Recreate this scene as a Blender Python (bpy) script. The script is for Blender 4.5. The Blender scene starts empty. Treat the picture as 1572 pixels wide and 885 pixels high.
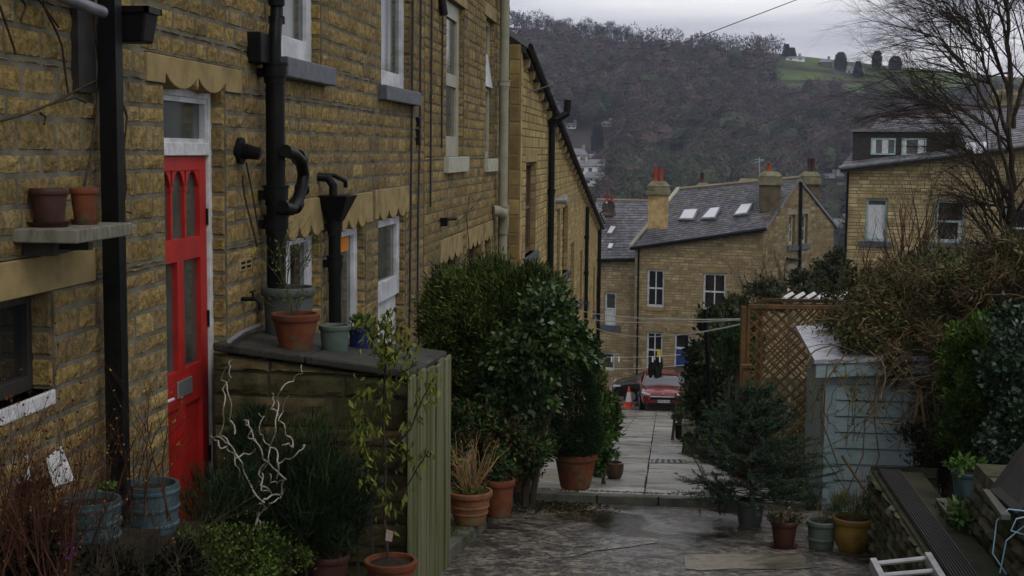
import bpy, math, random
import numpy as np
from mathutils import Vector as V
R = random.Random(7)
NR = np.random.RandomState(11)
sc = bpy.context.scene
col = sc.collection

# ------------------------------------------------------------------ camera
F_PX = 2100.0; CX, CY = 786.0, 442.5
_r = 0.0098; _p = math.atan(210.3/2100); _y = math.atan(0.1103)
Fw = V((-math.sin(_y)*math.cos(_p), math.cos(_y)*math.cos(_p), -math.sin(_p)))
R0 = Fw.cross(V((0,0,1))).normalized(); U0 = R0.cross(Fw)
CR = R0*math.cos(_r) + U0*math.sin(_r); CU = U0*math.cos(_r) - R0*math.sin(_r)
cam = bpy.data.cameras.new('camera'); co = bpy.data.objects.new('camera', cam); col.objects.link(co)
from mathutils import Matrix
co.matrix_world = Matrix(((CR.x,CU.x,-Fw.x,0),(CR.y,CU.y,-Fw.y,0),(CR.z,CU.z,-Fw.z,0),(0,0,0,1)))
cam.sensor_width = 36; cam.lens = F_PX/1572*36; cam.clip_end = 6000; cam.clip_start = 0.05
sc.camera = co

# ------------------------------------------------------------------ world, sun, exposure
w = bpy.data.worlds.new('World'); sc.world = w; w.use_nodes = True
nt = w.node_tree; nt.nodes.clear()
SUN_EL, SUN_AZ = math.radians(48), math.radians(138)
out = nt.nodes.new('ShaderNodeOutputWorld')
sky = nt.nodes.new('ShaderNodeTexSky'); sky.sky_type = 'NISHITA'; sky.sun_disc = False
sky.sun_elevation = SUN_EL; sky.sun_rotation = SUN_AZ
b1 = nt.nodes.new('ShaderNodeBackground'); b1.inputs[1].default_value = 0.06
b2 = nt.nodes.new('ShaderNodeBackground'); b2.inputs[1].default_value = 0.97
tc = nt.nodes.new('ShaderNodeTexCoord'); mp = nt.nodes.new('ShaderNodeMapping'); mp.inputs['Scale'].default_value = (1.0,1.0,3.2)
nz = nt.nodes.new('ShaderNodeTexNoise'); nz.inputs['Scale'].default_value = 3.0; nz.inputs['Detail'].default_value = 7; nz.inputs['Roughness'].default_value = .55; nz.inputs['Distortion'].default_value = .6
rp = nt.nodes.new('ShaderNodeValToRGB'); e = rp.color_ramp.elements
e[0].position = .38; e[0].color = (.46,.46,.53,1); e[1].position = .62; e[1].color = (1.0,.98,1.0,1)
mx = nt.nodes.new('ShaderNodeMixShader'); mx.inputs[0].default_value = .85
L = nt.links.new
L(tc.outputs['Generated'], mp.inputs[0]); L(mp.outputs[0], nz.inputs['Vector']); L(nz.outputs['Fac'], rp.inputs[0]); L(rp.outputs[0], b2.inputs[0])
L(sky.outputs[0], b1.inputs[0]); L(b1.outputs[0], mx.inputs[1]); L(b2.outputs[0], mx.inputs[2]); L(mx.outputs[0], out.inputs[0])
sd = bpy.data.lights.new('sun', 'SUN'); so = bpy.data.objects.new('sun', sd); col.objects.link(so)
sd.energy = 0.7; sd.angle = math.radians(22); sd.color = (1,.95,.88)
# sun direction (towards the sun): right of the street, high
sdir = V((math.sin(SUN_AZ)*math.cos(SUN_EL), math.cos(SUN_AZ)*math.cos(SUN_EL), math.sin(SUN_EL)))
so.rotation_euler = sdir.to_track_quat('Z','Y').to_euler()
sc.view_settings.view_transform = 'Standard'; sc.view_settings.look = 'None'
sc.view_settings.exposure = 0.3; sc.view_settings.gamma = 1.0
try:
    sc.cycles.max_bounces = 6; sc.cycles.diffuse_bounces = 3; sc.cycles.volume_bounces = 0; sc.cycles.transparent_max_bounces = 8
    sc.cycles.volume_step_rate = 4
except Exception: pass

# ------------------------------------------------------------------ pixel rays (photo pixels)
def ray(px, py): return Fw*F_PX + CR*(px-CX) + CU*(CY-py)
def hit(px, py, p0, n):
    d = ray(px,py); t = V(p0).dot(n)/d.dot(n); return d*t
def atY(px, py, Y): d = ray(px,py); return d*(Y/d.y)
def atX(px, py, X): d = ray(px,py); return d*(X/d.x)
def ground(px, py, a, b):   # on z = -(a + b*Y)
    d = ray(px,py); t = -a/(d.z + b*d.y); return d*t
RD = (1.76, .12); PV = (1.66, .12); FL = (1.0375, .17)
def zr(Y): return -(1.76+.12*Y)
def zf(Y): return -(1.0375+.17*Y) if Y < 53 else -(1.0375+.17*53) - .1*(Y-53)
def zg(X, Y): return zr(Y) if Y < 12.5 else zf(Y)

# ------------------------------------------------------------------ materials
def mat(name, c, rough=.8, c2=None, scale=8, bump=0, bscale=None, attr=False, metal=0, spec=.5, detail=6, coat=0, stretch=None, dirt=None, dscale=2., dmix=.8):
    m = bpy.data.materials.new(name); m.use_nodes = True; t = m.node_tree; n = t.nodes; b = n['Principled BSDF']
    b.inputs['Roughness'].default_value = rough; b.inputs['Metallic'].default_value = metal
    b.inputs['Specular IOR Level'].default_value = spec if spec!=.5 else (.12 if rough>.65 else .35); b.inputs['Coat Weight'].default_value = coat
    tc = n.new('ShaderNodeTexCoord'); vec = tc.outputs['Object']
    if stretch:
        mp = n.new('ShaderNodeMapping'); mp.inputs['Scale'].default_value = stretch; t.links.new(vec, mp.inputs[0]); vec = mp.outputs[0]
    src = None
    if attr:
        a = n.new('ShaderNodeAttribute'); a.attribute_name = 'Col'; src = a.outputs['Color']
    if c2 is not None or attr:
        z = n.new('ShaderNodeTexNoise'); z.inputs['Scale'].default_value = scale; z.inputs['Detail'].default_value = detail; t.links.new(vec, z.inputs['Vector'])
        r = n.new('ShaderNodeValToRGB'); r.color_ramp.elements[0].position = .35; r.color_ramp.elements[1].position = .65; t.links.new(z.outputs['Fac'], r.inputs[0])
        if attr:
            k = c2 if c2 is not None else (.7,.7,.7)
            r.color_ramp.elements[0].color = (*k,1); r.color_ramp.elements[1].color = (1.12,1.12,1.12,1)
            mm = n.new('ShaderNodeMix'); mm.data_type = 'RGBA'; mm.blend_type = 'MULTIPLY'; mm.inputs[0].default_value = 1
            t.links.new(src, mm.inputs[6]); t.links.new(r.outputs[0], mm.inputs[7]); src = mm.outputs[2]
        else:
            r.color_ramp.elements[0].color = (*c,1); r.color_ramp.elements[1].color = (*c2,1); src = r.outputs[0]
    if dirt is not None:
        z2 = n.new('ShaderNodeTexNoise'); z2.inputs['Scale'].default_value = dscale; z2.inputs['Detail'].default_value = 8; z2.inputs['Roughness'].default_value=.65; t.links.new(tc.outputs['Object'], z2.inputs['Vector'])
        r2 = n.new('ShaderNodeValToRGB'); r2.color_ramp.elements[0].position = .5; r2.color_ramp.elements[1].position = .68; t.links.new(z2.outputs['Fac'], r2.inputs[0])
        r2.color_ramp.elements[0].color=(0,0,0,1); r2.color_ramp.elements[1].color=(dmix,dmix,dmix,1)
        m2 = n.new('ShaderNodeMix'); m2.data_type='RGBA'; t.links.new(r2.outputs[0], m2.inputs[0])
        if src is None: m2.inputs[6].default_value=(*c,1)
        else: t.links.new(src, m2.inputs[6])
        m2.inputs[7].default_value=(*dirt,1); src = m2.outputs[2]
    if src is None: b.inputs['Base Color'].default_value = (*c,1)
    else: t.links.new(src, b.inputs['Base Color'])
    if bump:
        z = n.new('ShaderNodeTexNoise'); z.inputs['Scale'].default_value = bscale or scale*4; z.inputs['Detail'].default_value = 5; t.links.new(vec, z.inputs['Vector'])
        bb = n.new('ShaderNodeBump'); bb.inputs['Strength'].default_value = bump; bb.inputs['Distance'].default_value = .01
        t.links.new(z.outputs['Fac'], bb.inputs['Height']); t.links.new(bb.outputs[0], b.inputs['Normal'])
    return m
M = {}
M['stone'] = mat('stone', (.3,.2,.1), .9, (.55,.53,.48), 30, 1.0, 75, attr=True, dirt=(.075,.07,.04), dscale=.7, dmix=.5)
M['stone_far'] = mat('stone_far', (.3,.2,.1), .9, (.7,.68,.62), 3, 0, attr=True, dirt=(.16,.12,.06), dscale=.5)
M['stone_moss'] = mat('stone_moss', (.3,.2,.1), .95, (.45,.5,.4), 9, .7, 40, attr=True, dirt=(.035,.045,.015), dscale=2.5)
M['mortar'] = mat('mortar', (.165,.155,.115), .95, (.085,.08,.055), 6, .4, 60)
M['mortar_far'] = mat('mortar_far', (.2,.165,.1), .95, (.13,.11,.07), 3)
M['mortar_dark'] = mat('mortar_dark', (.03,.03,.02), .95, (.05,.05,.03), 6)
M['slab_dark'] = mat('dark_stone_slab', (.03,.03,.022), .7, (.06,.058,.04), 9, .3, 40)
M['ashlar'] = mat('ashlar', (.33,.25,.11), .85, (.23,.175,.08), 5, .25, 60, dirt=(.17,.13,.07), dscale=3)
M['slate_sill'] = mat('slate_sill', (.05,.055,.07), .45, (.09,.1,.12), 12, .2, 40)
M['cream_sill'] = mat('cream_sill', (.42,.42,.33), .7, (.32,.32,.25), 10)
M['white'] = mat('white_paint', (.60,.62,.66), .4, (.48,.5,.53), 6, dirt=(.35,.36,.33), dscale=6)
M['white_rough'] = mat('white_flaking', (.62,.63,.64), .6, (.42,.43,.42), 14, .3, 60)
M['red'] = mat('red_paint', (.40,.016,.011), .5, (.29,.011,.009), 5, .1, 30, dirt=(.22,.02,.01), dscale=4)
M['green_frame'] = mat('teal_paint', (.22,.33,.33), .5, (.3,.42,.42), 8)
M['cream_frame'] = mat('cream_paint', (.35,.34,.26), .5, (.28,.27,.2), 8)
M['brown_wood'] = mat('brown_wood', (.12,.07,.035), .6, (.07,.04,.02), 8)
M['blue_door'] = mat('blue_door', (.02,.04,.16), .5)
M['glass'] = mat('dark_glass', (.012,.014,.014), .06, spec=.8)
M['glass_gray'] = mat('grey_glass', (.06,.075,.065), .12, (.035,.045,.04), 6, spec=.7)
M['glass_light'] = mat('rooflight_glass', (.6,.62,.66), .1, spec=.8)
M['curtain'] = mat('net_curtain', (.6,.62,.62), .9, (.4,.42,.43), 10, stretch=(6,6,.4))
M['orange_curtain'] = mat('orange_curtain', (.55,.2,.03), .9)
M['black'] = mat('black_iron', (.004,.0045,.0045), .45, (.008,.009,.008), 12, .15, 60, spec=.12)
M['blackpl'] = mat('black_plastic', (.006,.006,.007), .45, spec=.14)
M['pipe_cream'] = mat('cream_pipe', (.27,.26,.18), .5, (.2,.2,.14), 6)
M['steel'] = mat('steel', (.45,.46,.48), .35, metal=.8)
M['alu'] = mat('aluminium', (.42,.43,.44), .45, (.3,.3,.31), 9, metal=.3)
M['slate'] = mat('slate_roof', (.1,.1,.12), .38, (.6,.6,.6), 5, .2, 25, attr=True, dirt=(.09,.085,.06), dscale=1.1)
M['lead'] = mat('lead', (.12,.125,.14), .4, (.2,.2,.22), 6)
M['terracotta'] = mat('terracotta', (.17,.052,.024), .75, (.09,.032,.018), 9, .2, 40, dirt=(.10,.10,.05), dscale=7)
M['terracotta_light'] = mat('pale_terracotta', (.24,.105,.05), .8, (.15,.066,.034), 9, .2, 40, dirt=(.14,.13,.07), dscale=5)
M['terracotta_dark'] = mat('dark_terracotta', (.06,.02,.012), .6, (.03,.012,.009), 9, .2, 40)
M['blue_glaze'] = mat('blue_grey_glaze', (.06,.105,.118), .38, (.036,.066,.074), 10, .3, 30, dirt=(.03,.05,.045), dscale=6)
M['green_glaze'] = mat('green_grey_pot', (.09,.12,.10), .45, (.06,.085,.07), 8, .2, 30)
M['grey_tub'] = mat('grey_tub', (.07,.085,.075), .6, (.045,.055,.05), 8)
M['cobalt'] = mat('cobalt_glaze', (.012,.018,.08), .25)
M['yellow_glaze'] = mat('ochre_glaze', (.27,.17,.03), .35, (.17,.10,.02), 7, dirt=(.07,.05,.02), dscale=6)
M['brown_glaze'] = mat('brown_glaze', (.05,.028,.015), .25)
M['soil'] = mat('soil', (.02,.015,.01), .95, (.04,.03,.02), 20, .8, 40)
M['leaf'] = mat('leaf', (.1,.1,.1), .6, attr=True, spec=.08)
M['leaf_gloss'] = mat('glossy_leaf', (.1,.1,.1), .28, attr=True, spec=.38)
M['bark'] = mat('bark', (.03,.024,.018), .9, (.055,.045,.032), 20, .4, 60)
M['bark_green'] = mat('mossy_bark', (.05,.05,.025), .9, (.09,.085,.05), 20)
M['twig_red'] = mat('red_twig', (.045,.016,.011), .7, (.075,.036,.02), 15)
M['twig_tan'] = mat('tan_twig', (.22,.13,.05), .8, (.33,.22,.1), 15)
M['twig_dead'] = mat('dead_vine', (.085,.058,.03), .85, (.18,.135,.075), 12)
M['twig_pale'] = mat('pale_twig', (.45,.43,.37), .6, (.26,.24,.18), 25)
M['fence'] = mat('mossy_board', (.22,.205,.13), .85, (.055,.075,.018), 3, .6, 40, stretch=(5,11,.25))
M['lattice'] = mat('lattice_wood', (.16,.092,.036), .8, (.09,.055,.024), 9, .2, 40, dirt=(.06,.05,.03), dscale=5)
M['shed'] = mat('pale_blue_paint', (.29,.38,.40), .55, (.23,.31,.325), 5, .2, 30, stretch=(2,2,8), dirt=(.14,.20,.15), dscale=2.2)
M['felt'] = mat('wet_roof_felt', (.25,.26,.29), .25, (.4,.42,.46), 14, .4, 50)
M['wood_dark'] = mat('dark_board', (.018,.016,.014), .6, (.03,.028,.024), 10)
M['wood_grey'] = mat('weathered_timber', (.2,.19,.15), .8, (.11,.11,.08), 9, .3, 40, stretch=(3,3,1))
M['wood_green'] = mat('algae_timber', (.05,.10,.03), .8, (.08,.07,.04), 8)
M['wire'] = mat('wire', (.02,.02,.022), .6)
M['wline'] = mat('white_line', (.75,.77,.8), .5)
M['bluecord'] = mat('blue_cord', (.25,.42,.55), .6)
M['render_cream'] = mat('cream_render', (.48,.35,.16), .85, (.36,.26,.12), 4, dirt=(.2,.15,.08), dscale=2)
M['render_white'] = mat('white_render', (.82,.82,.8), .8, (.7,.7,.68), .4)
M['chimney_red'] = mat('red_clay', (.35,.07,.03), .7, (.22,.045,.02), 5)
M['asphalt'] = None

def wetmat(name, c, c2, scale, wscale, rdry, rwet, bump=.4, attr=False, bscale=60, puddle=(.45,.62), mask_dark=.55, moss=None, speck=False):
    m = bpy.data.materials.new(name); m.use_nodes = True; t = m.node_tree; n = t.nodes; b = n['Principled BSDF']; k = t.links.new
    tc = n.new('ShaderNodeTexCoord')
    z = n.new('ShaderNodeTexNoise'); z.inputs['Scale'].default_value = scale; z.inputs['Detail'].default_value = 8; z.inputs['Roughness'].default_value = .7; k(tc.outputs['Object'], z.inputs['Vector'])
    r = n.new('ShaderNodeValToRGB'); r.color_ramp.elements[0].position=.35; r.color_ramp.elements[1].position=.68
    r.color_ramp.elements[0].color=(*c,1); r.color_ramp.elements[1].color=(*c2,1); k(z.outputs['Fac'], r.inputs[0])
    src = r.outputs[0]
    if speck:
        z.inputs['Roughness'].default_value=.8; r.color_ramp.elements[0].position=.42; r.color_ramp.elements[1].position=.62
        vo = n.new('ShaderNodeTexVoronoi'); vo.inputs['Scale'].default_value=26; k(tc.outputs['Object'], vo.inputs['Vector'])
        vm_ = n.new('ShaderNodeMapRange'); vm_.inputs[1].default_value=.1; vm_.inputs[2].default_value=.9; vm_.inputs[3].default_value=.35; vm_.inputs[4].default_value=1.9
        sp = n.new('ShaderNodeSeparateColor'); k(vo.outputs['Color'], sp.inputs[0]); k(sp.outputs[0], vm_.inputs[0])
        ms = n.new('ShaderNodeMix'); ms.data_type='RGBA'; ms.blend_type='MULTIPLY'; ms.inputs[0].default_value=1; k(src, ms.inputs[6]); k(vm_.outputs[0], ms.inputs[7]); src = ms.outputs[2]
    if attr:
        a = n.new('ShaderNodeAttribute'); a.attribute_name='Col'; mm = n.new('ShaderNodeMix'); mm.data_type='RGBA'; mm.blend_type='MULTIPLY'; mm.inputs[0].default_value=1
        k(a.outputs['Color'], mm.inputs[6]); k(src, mm.inputs[7]); src = mm.outputs[2]
    w = n.new('ShaderNodeTexNoise'); w.inputs['Scale'].default_value = wscale; w.inputs['Detail'].default_value = 5; w.inputs['Distortion'].default_value=.4; k(tc.outputs['Object'], w.inputs['Vector'])
    wr = n.new('ShaderNodeMapRange'); wr.inputs[1].default_value=puddle[0]; wr.inputs[2].default_value=puddle[1]; k(w.outputs['Fac'], wr.inputs[0])
    dk = n.new('ShaderNodeMix'); dk.data_type='RGBA'; dk.blend_type='MULTIPLY'; k(wr.outputs[0], dk.inputs[0]); k(src, dk.inputs[6]); dk.inputs[7].default_value=(mask_dark,)*3+(1,)
    src = dk.outputs[2]
    if moss:
        z3 = n.new('ShaderNodeTexNoise'); z3.inputs['Scale'].default_value = 3.1; z3.inputs['Detail'].default_value = 9; k(tc.outputs['Object'], z3.inputs['Vector'])
        r3 = n.new('ShaderNodeMapRange'); r3.inputs[1].default_value=.55; r3.inputs[2].default_value=.66; k(z3.outputs['Fac'], r3.inputs[0])
        m3 = n.new('ShaderNodeMix'); m3.data_type='RGBA'; k(r3.outputs[0], m3.inputs[0]); k(src, m3.inputs[6]); m3.inputs[7].default_value=(*moss,1); src = m3.outputs[2]
    k(src, b.inputs['Base Color'])
    rr = n.new('ShaderNodeMapRange'); rr.inputs[3].default_value=rdry; rr.inputs[4].default_value=rwet; k(wr.outputs[0], rr.inputs[0]); k(rr.outputs[0], b.inputs['Roughness'])
    bz = n.new('ShaderNodeTexNoise'); bz.inputs['Scale'].default_value=bscale; bz.inputs['Detail'].default_value=6; k(tc.outputs['Object'], bz.inputs['Vector'])
    bb = n.new('ShaderNodeBump'); bb.inputs['Distance'].default_value=.012; k(bz.outputs['Fac'], bb.inputs['Height'])
    bs = n.new('ShaderNodeMapRange'); bs.inputs[3].default_value=bump; bs.inputs[4].default_value=bump*.15; k(wr.outputs[0], bs.inputs[0]); k(bs.outputs[0], bb.inputs['Strength'])
    k(bb.outputs[0], b.inputs['Normal'])
    return m
M['asphalt'] = wetmat('wet_asphalt', (.022,.019,.015), (.17,.15,.115), 4.2, .75, .5, .10, 1.0, bscale=34, puddle=(.50,.60), mask_dark=.35, speck=True)
M['asphalt_worn'] = wetmat('worn_asphalt', (.05,.045,.036), (.21,.19,.15), 6, 1.6, .5, .2, .9, bscale=34, speck=True)
M['concrete'] = wetmat('worn_concrete', (.15,.135,.10), (.26,.24,.18), 14, 1.6, .6, .25, .5, moss=(.07,.065,.045))
M['flag'] = wetmat('flagstone', (.62,.62,.62), (1.0,1.0,1.0), 7, .9, .55, .22, .35, attr=True, bscale=25, mask_dark=.75, moss=(.12,.12,.09))
M['pave'] = wetmat('mossy_paving', (.10,.085,.05), (.2,.17,.10), 5, 1.4, .8, .3, .4, moss=(.045,.055,.018))
M['kerb'] = wetmat('kerb_stone', (.05,.055,.045), (.12,.12,.09), 9, 2, .8, .4, .5, moss=(.045,.06,.02))

# ------------------------------------------------------------------ mesh helpers
def thing(name, label, cat, loc=(0,0,0), group=None):
    o = bpy.data.objects.new(name, None); o.empty_display_size = .1; col.objects.link(o); o.location = loc
    o['label'] = label; o['category'] = cat
    if group: o['group'] = group
    return o
def tag(o, label=None, cat=None, group=None, kind=None):
    if label: o['label'] = label
    if cat: o['category'] = cat
    if group: o['group'] = group
    if kind: o['kind'] = kind
    return o
def base_of(o):
    while o.parent: o = o.parent
    return V(o.location)

class MB:
    def __init__(s): s.v=[]; s.f=[]; s.c=[]; s.hascol=False
    def add(s, vs, fs, c=None):
        n=len(s.v); s.v.extend([tuple(p) for p in vs]); s.f.extend([tuple(i+n for i in f) for f in fs])
        if c is not None: s.hascol=True
        s.c.extend([c or (1,1,1)]*len(fs)); return s
    def hexa(s, p, c=None):  # 8 points: bottom 4, top 4 (ccw)
        return s.add(p, [(3,2,1,0),(4,5,6,7),(0,1,5,4),(1,2,6,5),(2,3,7,6),(3,0,4,7)], c)
    def box(s, x0,x1,y0,y1,z0,z1,c=None):
        return s.hexa([(x0,y0,z0),(x1,y0,z0),(x1,y1,z0),(x0,y1,z0),(x0,y0,z1),(x1,y0,z1),(x1,y1,z1),(x0,y1,z1)],c)
    def slab(s, pts, th, c=None, dirv=(0,0,-1)):  # polygon with thickness
        n=len(pts); d=V(dirv)*th; a=[V(p) for p in pts]; b=[p+d for p in a]
        fs=[tuple(range(n)), tuple(reversed(range(n,2*n)))]+[((i+1)%n,i,n+i,n+(i+1)%n) for i in range(n)]
        return s.add(a+b, fs, c)
    def tube(s, pts, rad, n=8, c=None, cap=True):
        pts=[V(p) for p in pts]; m=len(pts)
        if not hasattr(rad,'__len__'): rad=[rad]*m
        base=len(s.v); prev=None
        for i,p in enumerate(pts):
            t=(pts[min(i+1,m-1)]-pts[max(i-1,0)]);
            if t.length<1e-9: t=V((0,0,1))
            t.normalize()
            if prev is None:
                a=V((0,0,1)) if abs(t.z)<.9 else V((1,0,0)); x=t.cross(a).normalized()
            else:
                x=(prev-t*prev.dot(t));
                x = x.normalized() if x.length>1e-6 else t.orthogonal().normalized()
            prev=x; y=t.cross(x)
            for k in range(n):
                a=2*math.pi*k/n; q=p+(x*math.cos(a)+y*math.sin(a))*rad[i]; s.v.append(tuple(q))
        if c is not None: s.hascol=True
        for i in range(m-1):
            for k in range(n):
                s.f.append((base+i*n+k, base+i*n+(k+1)%n, base+(i+1)*n+(k+1)%n, base+(i+1)*n+k)); s.c.append(c or (1,1,1))
        if cap and n>3:
            s.f.append(tuple(base+k for k in reversed(range(n)))); s.f.append(tuple(base+(m-1)*n+k for k in range(n))); s.c.extend([c or (1,1,1)]*2)
        return s
    def lathe(s, prof, ctr, n=32, wob=0):
        base=len(s.v); c=V(ctr); m=len(prof)
        for r,z in prof:
            for k in range(n):
                a=2*math.pi*k/n; s.v.append((c.x+r*math.cos(a), c.y+r*math.sin(a), c.z+z))
        for i in range(m-1):
            for k in range(n):
                s.f.append((base+i*n+k, base+i*n+(k+1)%n, base+(i+1)*n+(k+1)%n, base+(i+1)*n+k)); s.c.append((1,1,1))
        s.f.append(tuple(base+k for k in reversed(range(n)))); s.f.append(tuple(base+(m-1)*n+k for k in range(n))); s.c.extend([(1,1,1)]*2)
        return s
    def build(s, name, m, parent=None, smooth=False, bevel=0, off=None):
        me=bpy.data.meshes.new(name)
        o0 = off if off is not None else (base_of(parent) if parent else V((0,0,0)))
        o0=V(o0)
        me.from_pydata([(a-o0.x,b-o0.y,c-o0.z) for a,b,c in s.v],[],s.f); me.materials.append(M[m] if isinstance(m,str) else m)
        if s.hascol:
            at=me.color_attributes.new('Col','FLOAT_COLOR','CORNER')
            arr=[]
            for f,c in zip(s.f,s.c): arr.extend([c[0],c[1],c[2],1.]*len(f))
            at.data.foreach_set('color',arr)
        if smooth:
            me.polygons.foreach_set('use_smooth',[True]*len(me.polygons))
            try: me.set_sharp_from_angle(angle=math.radians(40))
            except Exception: pass
        me.update(); o=bpy.data.objects.new(name,me); col.objects.link(o)
        if parent: o.parent=parent
        elif off is not None: o.location=off
        if bevel:
            bm=o.modifiers.new('bevel','BEVEL'); bm.width=bevel; bm.segments=2; bm.limit_method='ANGLE'
        return o

def quadmesh(name, verts, cols, m, parent=None, off=None, kind=None):
    """verts (n,4,3) numpy, cols (n,3)"""
    n=len(verts); me=bpy.data.meshes.new(name)
    o0=V(off) if off is not None else (base_of(parent) if parent else V((0,0,0)))
    vv=verts.reshape(-1,3)-np.array(o0)
    me.vertices.add(4*n); me.loops.add(4*n); me.polygons.add(n)
    me.vertices.foreach_set('co', vv.astype(np.float32).ravel())
    me.loops.foreach_set('vertex_index', np.arange(4*n,dtype=np.int32))
    me.polygons.foreach_set('loop_start', np.arange(0,4*n,4,dtype=np.int32))
    try: me.polygons.foreach_set('loop_total', np.full(n,4,dtype=np.int32))
    except Exception: pass
    at=me.color_attributes.new('Col','FLOAT_COLOR','CORNER')
    c4=np.ones((n,4,4),dtype=np.float32); c4[:,:,:3]=cols[:,None,:]
    at.data.foreach_set('color',c4.ravel())
    me.materials.append(M[m] if isinstance(m,str) else m); me.update(); me.validate()
    o=bpy.data.objects.new(name,me); col.objects.link(o)
    if parent: o.parent=parent
    elif off is not None: o.location=off
    if kind: o['kind']=kind
    return o

def leafquads(P, D, ln, wd, bend=.25):
    """diamond leaves at P pointing along D (n,3)"""
    n=len(P); D=D/np.maximum(np.linalg.norm(D,axis=1,keepdims=True),1e-6)
    rnd=NR.normal(size=(n,3)); W=np.cross(D,rnd); W/=np.maximum(np.linalg.norm(W,axis=1,keepdims=True),1e-6)
    Nn=np.cross(D,W); ln=np.broadcast_to(ln,(n,))[:,None]; wd=np.broadcast_to(wd,(n,))[:,None]
    a=P; c=P+D*ln-Nn*ln*bend; mid=P+D*ln*.45
    return np.stack([a, mid+W*wd*.5, c, mid-W*wd*.5],axis=1)
def pal(cols, n, jit=.25, clump=None):
    cols=np.array(cols,dtype=float); k=NR.randint(0,len(cols),n); c=cols[k]
    return c*(1+NR.uniform(-jit,jit,(n,1)))
def crown(name, ells, n, ln, wd, cols, m='leaf', parent=None, off=None, up=.3, outw=.6, clumps=60, cr=.22, shell=.55, droop=0, kind=None, jit=.35, flat=None):
    """ells: list of (center, (rx,ry,rz)); leaves gathered in clumps so that gaps remain"""
    vol=np.array([e[1][0]*e[1][1]*e[1][2] for e in ells])**.67; vol/=vol.sum(); Vs=[]; Cs=[]
    for e,f in zip(ells,vol):
        c0=np.array(e[0]); r=np.array(e[1]); nc=max(4,int(clumps*f)); ne=max(10,int(n*f))
        d=NR.normal(size=(nc,3)); d/=np.linalg.norm(d,axis=1,keepdims=True)
        rad=shell+(1-shell)*NR.rand(nc,1)**.6
        cc=c0+d*r*rad*(1+NR.uniform(-.06,.1,(nc,1)))
        br=NR.uniform(.6,1.35,nc); hue=NR.randint(0,len(cols),nc)
        k=NR.randint(0,nc,ne); g=NR.normal(size=(ne,3))*.5*cr*r.mean()*np.array([1,1,.8])
        P=cc[k]+g; outd=(P-c0)/r; D=outd*outw+NR.normal(size=(ne,3))*.5+np.array([0,0,up-droop])
        sz=NR.uniform(.6,1.3,ne)
        Vs.append(leafquads(P,D,ln*sz,wd*sz)); cl=np.array(cols)[np.where(NR.rand(ne)<.6,hue[k],NR.randint(0,len(cols),ne))]
        Cs.append(cl*(br[k]*(1+NR.uniform(-jit,jit,ne)))[:,None])
    return quadmesh(name,np.concatenate(Vs),np.concatenate(Cs),m,parent,off,kind)

def branchy(mb, p, d, ln, r, depth, spread=.5, n=3, wig=.12, grav=0, tips=None, rn=R, segs=4, sides=5, decay=.68):
    pts=[V(p)]; dd=V(d).normalized(); rr=[r]
    for i in range(segs):
        dd=(dd+V((rn.gauss(0,wig),rn.gauss(0,wig),rn.gauss(0,wig)+grav))).normalized()
        pts.append(pts[-1]+dd*ln/segs); rr.append(r*(1-.5*(i+1)/segs))
    mb.tube(pts,rr,max(3,sides),cap=False)
    if depth<=0:
        if tips is not None: tips.append((pts[-1],dd))
        return
    for k in range(n):
        t=rn.uniform(.35,1); i=min(segs,int(t*segs)+0); q=pts[i]
        a=V((rn.gauss(0,1),rn.gauss(0,1),rn.gauss(0,1))); a=(a-dd*a.dot(dd)).normalized()
        nd=(dd+a*spread*rn.uniform(.6,1.4)).normalized()
        branchy(mb,q,nd,ln*decay*rn.uniform(.7,1.2),rr[i]*.62,depth-1,spread,n,wig,grav,tips,rn,max(2,segs-1),max(3,sides-1),decay)
    if tips is not None: tips.append((pts[-1],dd))

# wall faces -------------------------------------------------------
class Face:
    def __init__(s,O,U,N): s.O=V(O); s.U=V(U).normalized(); s.N=V(N).normalized()
    def P(s,u,v,d=0): return s.O+s.U*u+V((0,0,1))*v+s.N*d
    def uv(s,px,py,d=0):
        q=hit(px,py,s.O+s.N*d,s.N)-s.O; return q.dot(s.U), q.z
    def rect(s,x0,y0,x1,y1):   # pixel corners
        a=s.uv(x0,(y0+y1)/2)[0]; b=s.uv(x1,(y0+y1)/2)[0]
        xm=(x0+x1)/2; t=s.uv(xm,y0)[1]; bt=s.uv(xm,y1)[1]; return (min(a,b),max(a,b),bt,t)
    def box(s,mb,u0,u1,v0,v1,d0,d1,c=None):
        g=s.P
        p=[g(u0,v0,d0),g(u1,v0,d0),g(u1,v0,d1),g(u0,v0,d1),g(u0,v1,d0),g(u1,v1,d0),g(u1,v1,d1),g(u0,v1,d1)]
        return mb.hexa(p,c)
    def prism(s,mb,poly,d0,d1,c=None):
        n=len(poly); a=[s.P(u,v,d0) for u,v in poly]; b=[s.P(u,v,d1) for u,v in poly]
        return mb.add(a+b,[tuple(range(n)),tuple(reversed(range(n,2*n)))]+[((i+1)%n,i,n+i,n+(i+1)%n) for i in range(n)],c)
STONE=[(.33,.24,.095),(.30,.215,.083),(.36,.265,.11),(.275,.198,.08),(.32,.24,.112),(.25,.185,.085),(.34,.245,.09),(.29,.21,.098)]
STONE=[tuple(x*.86 for x in c) for c in STONE]
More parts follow.
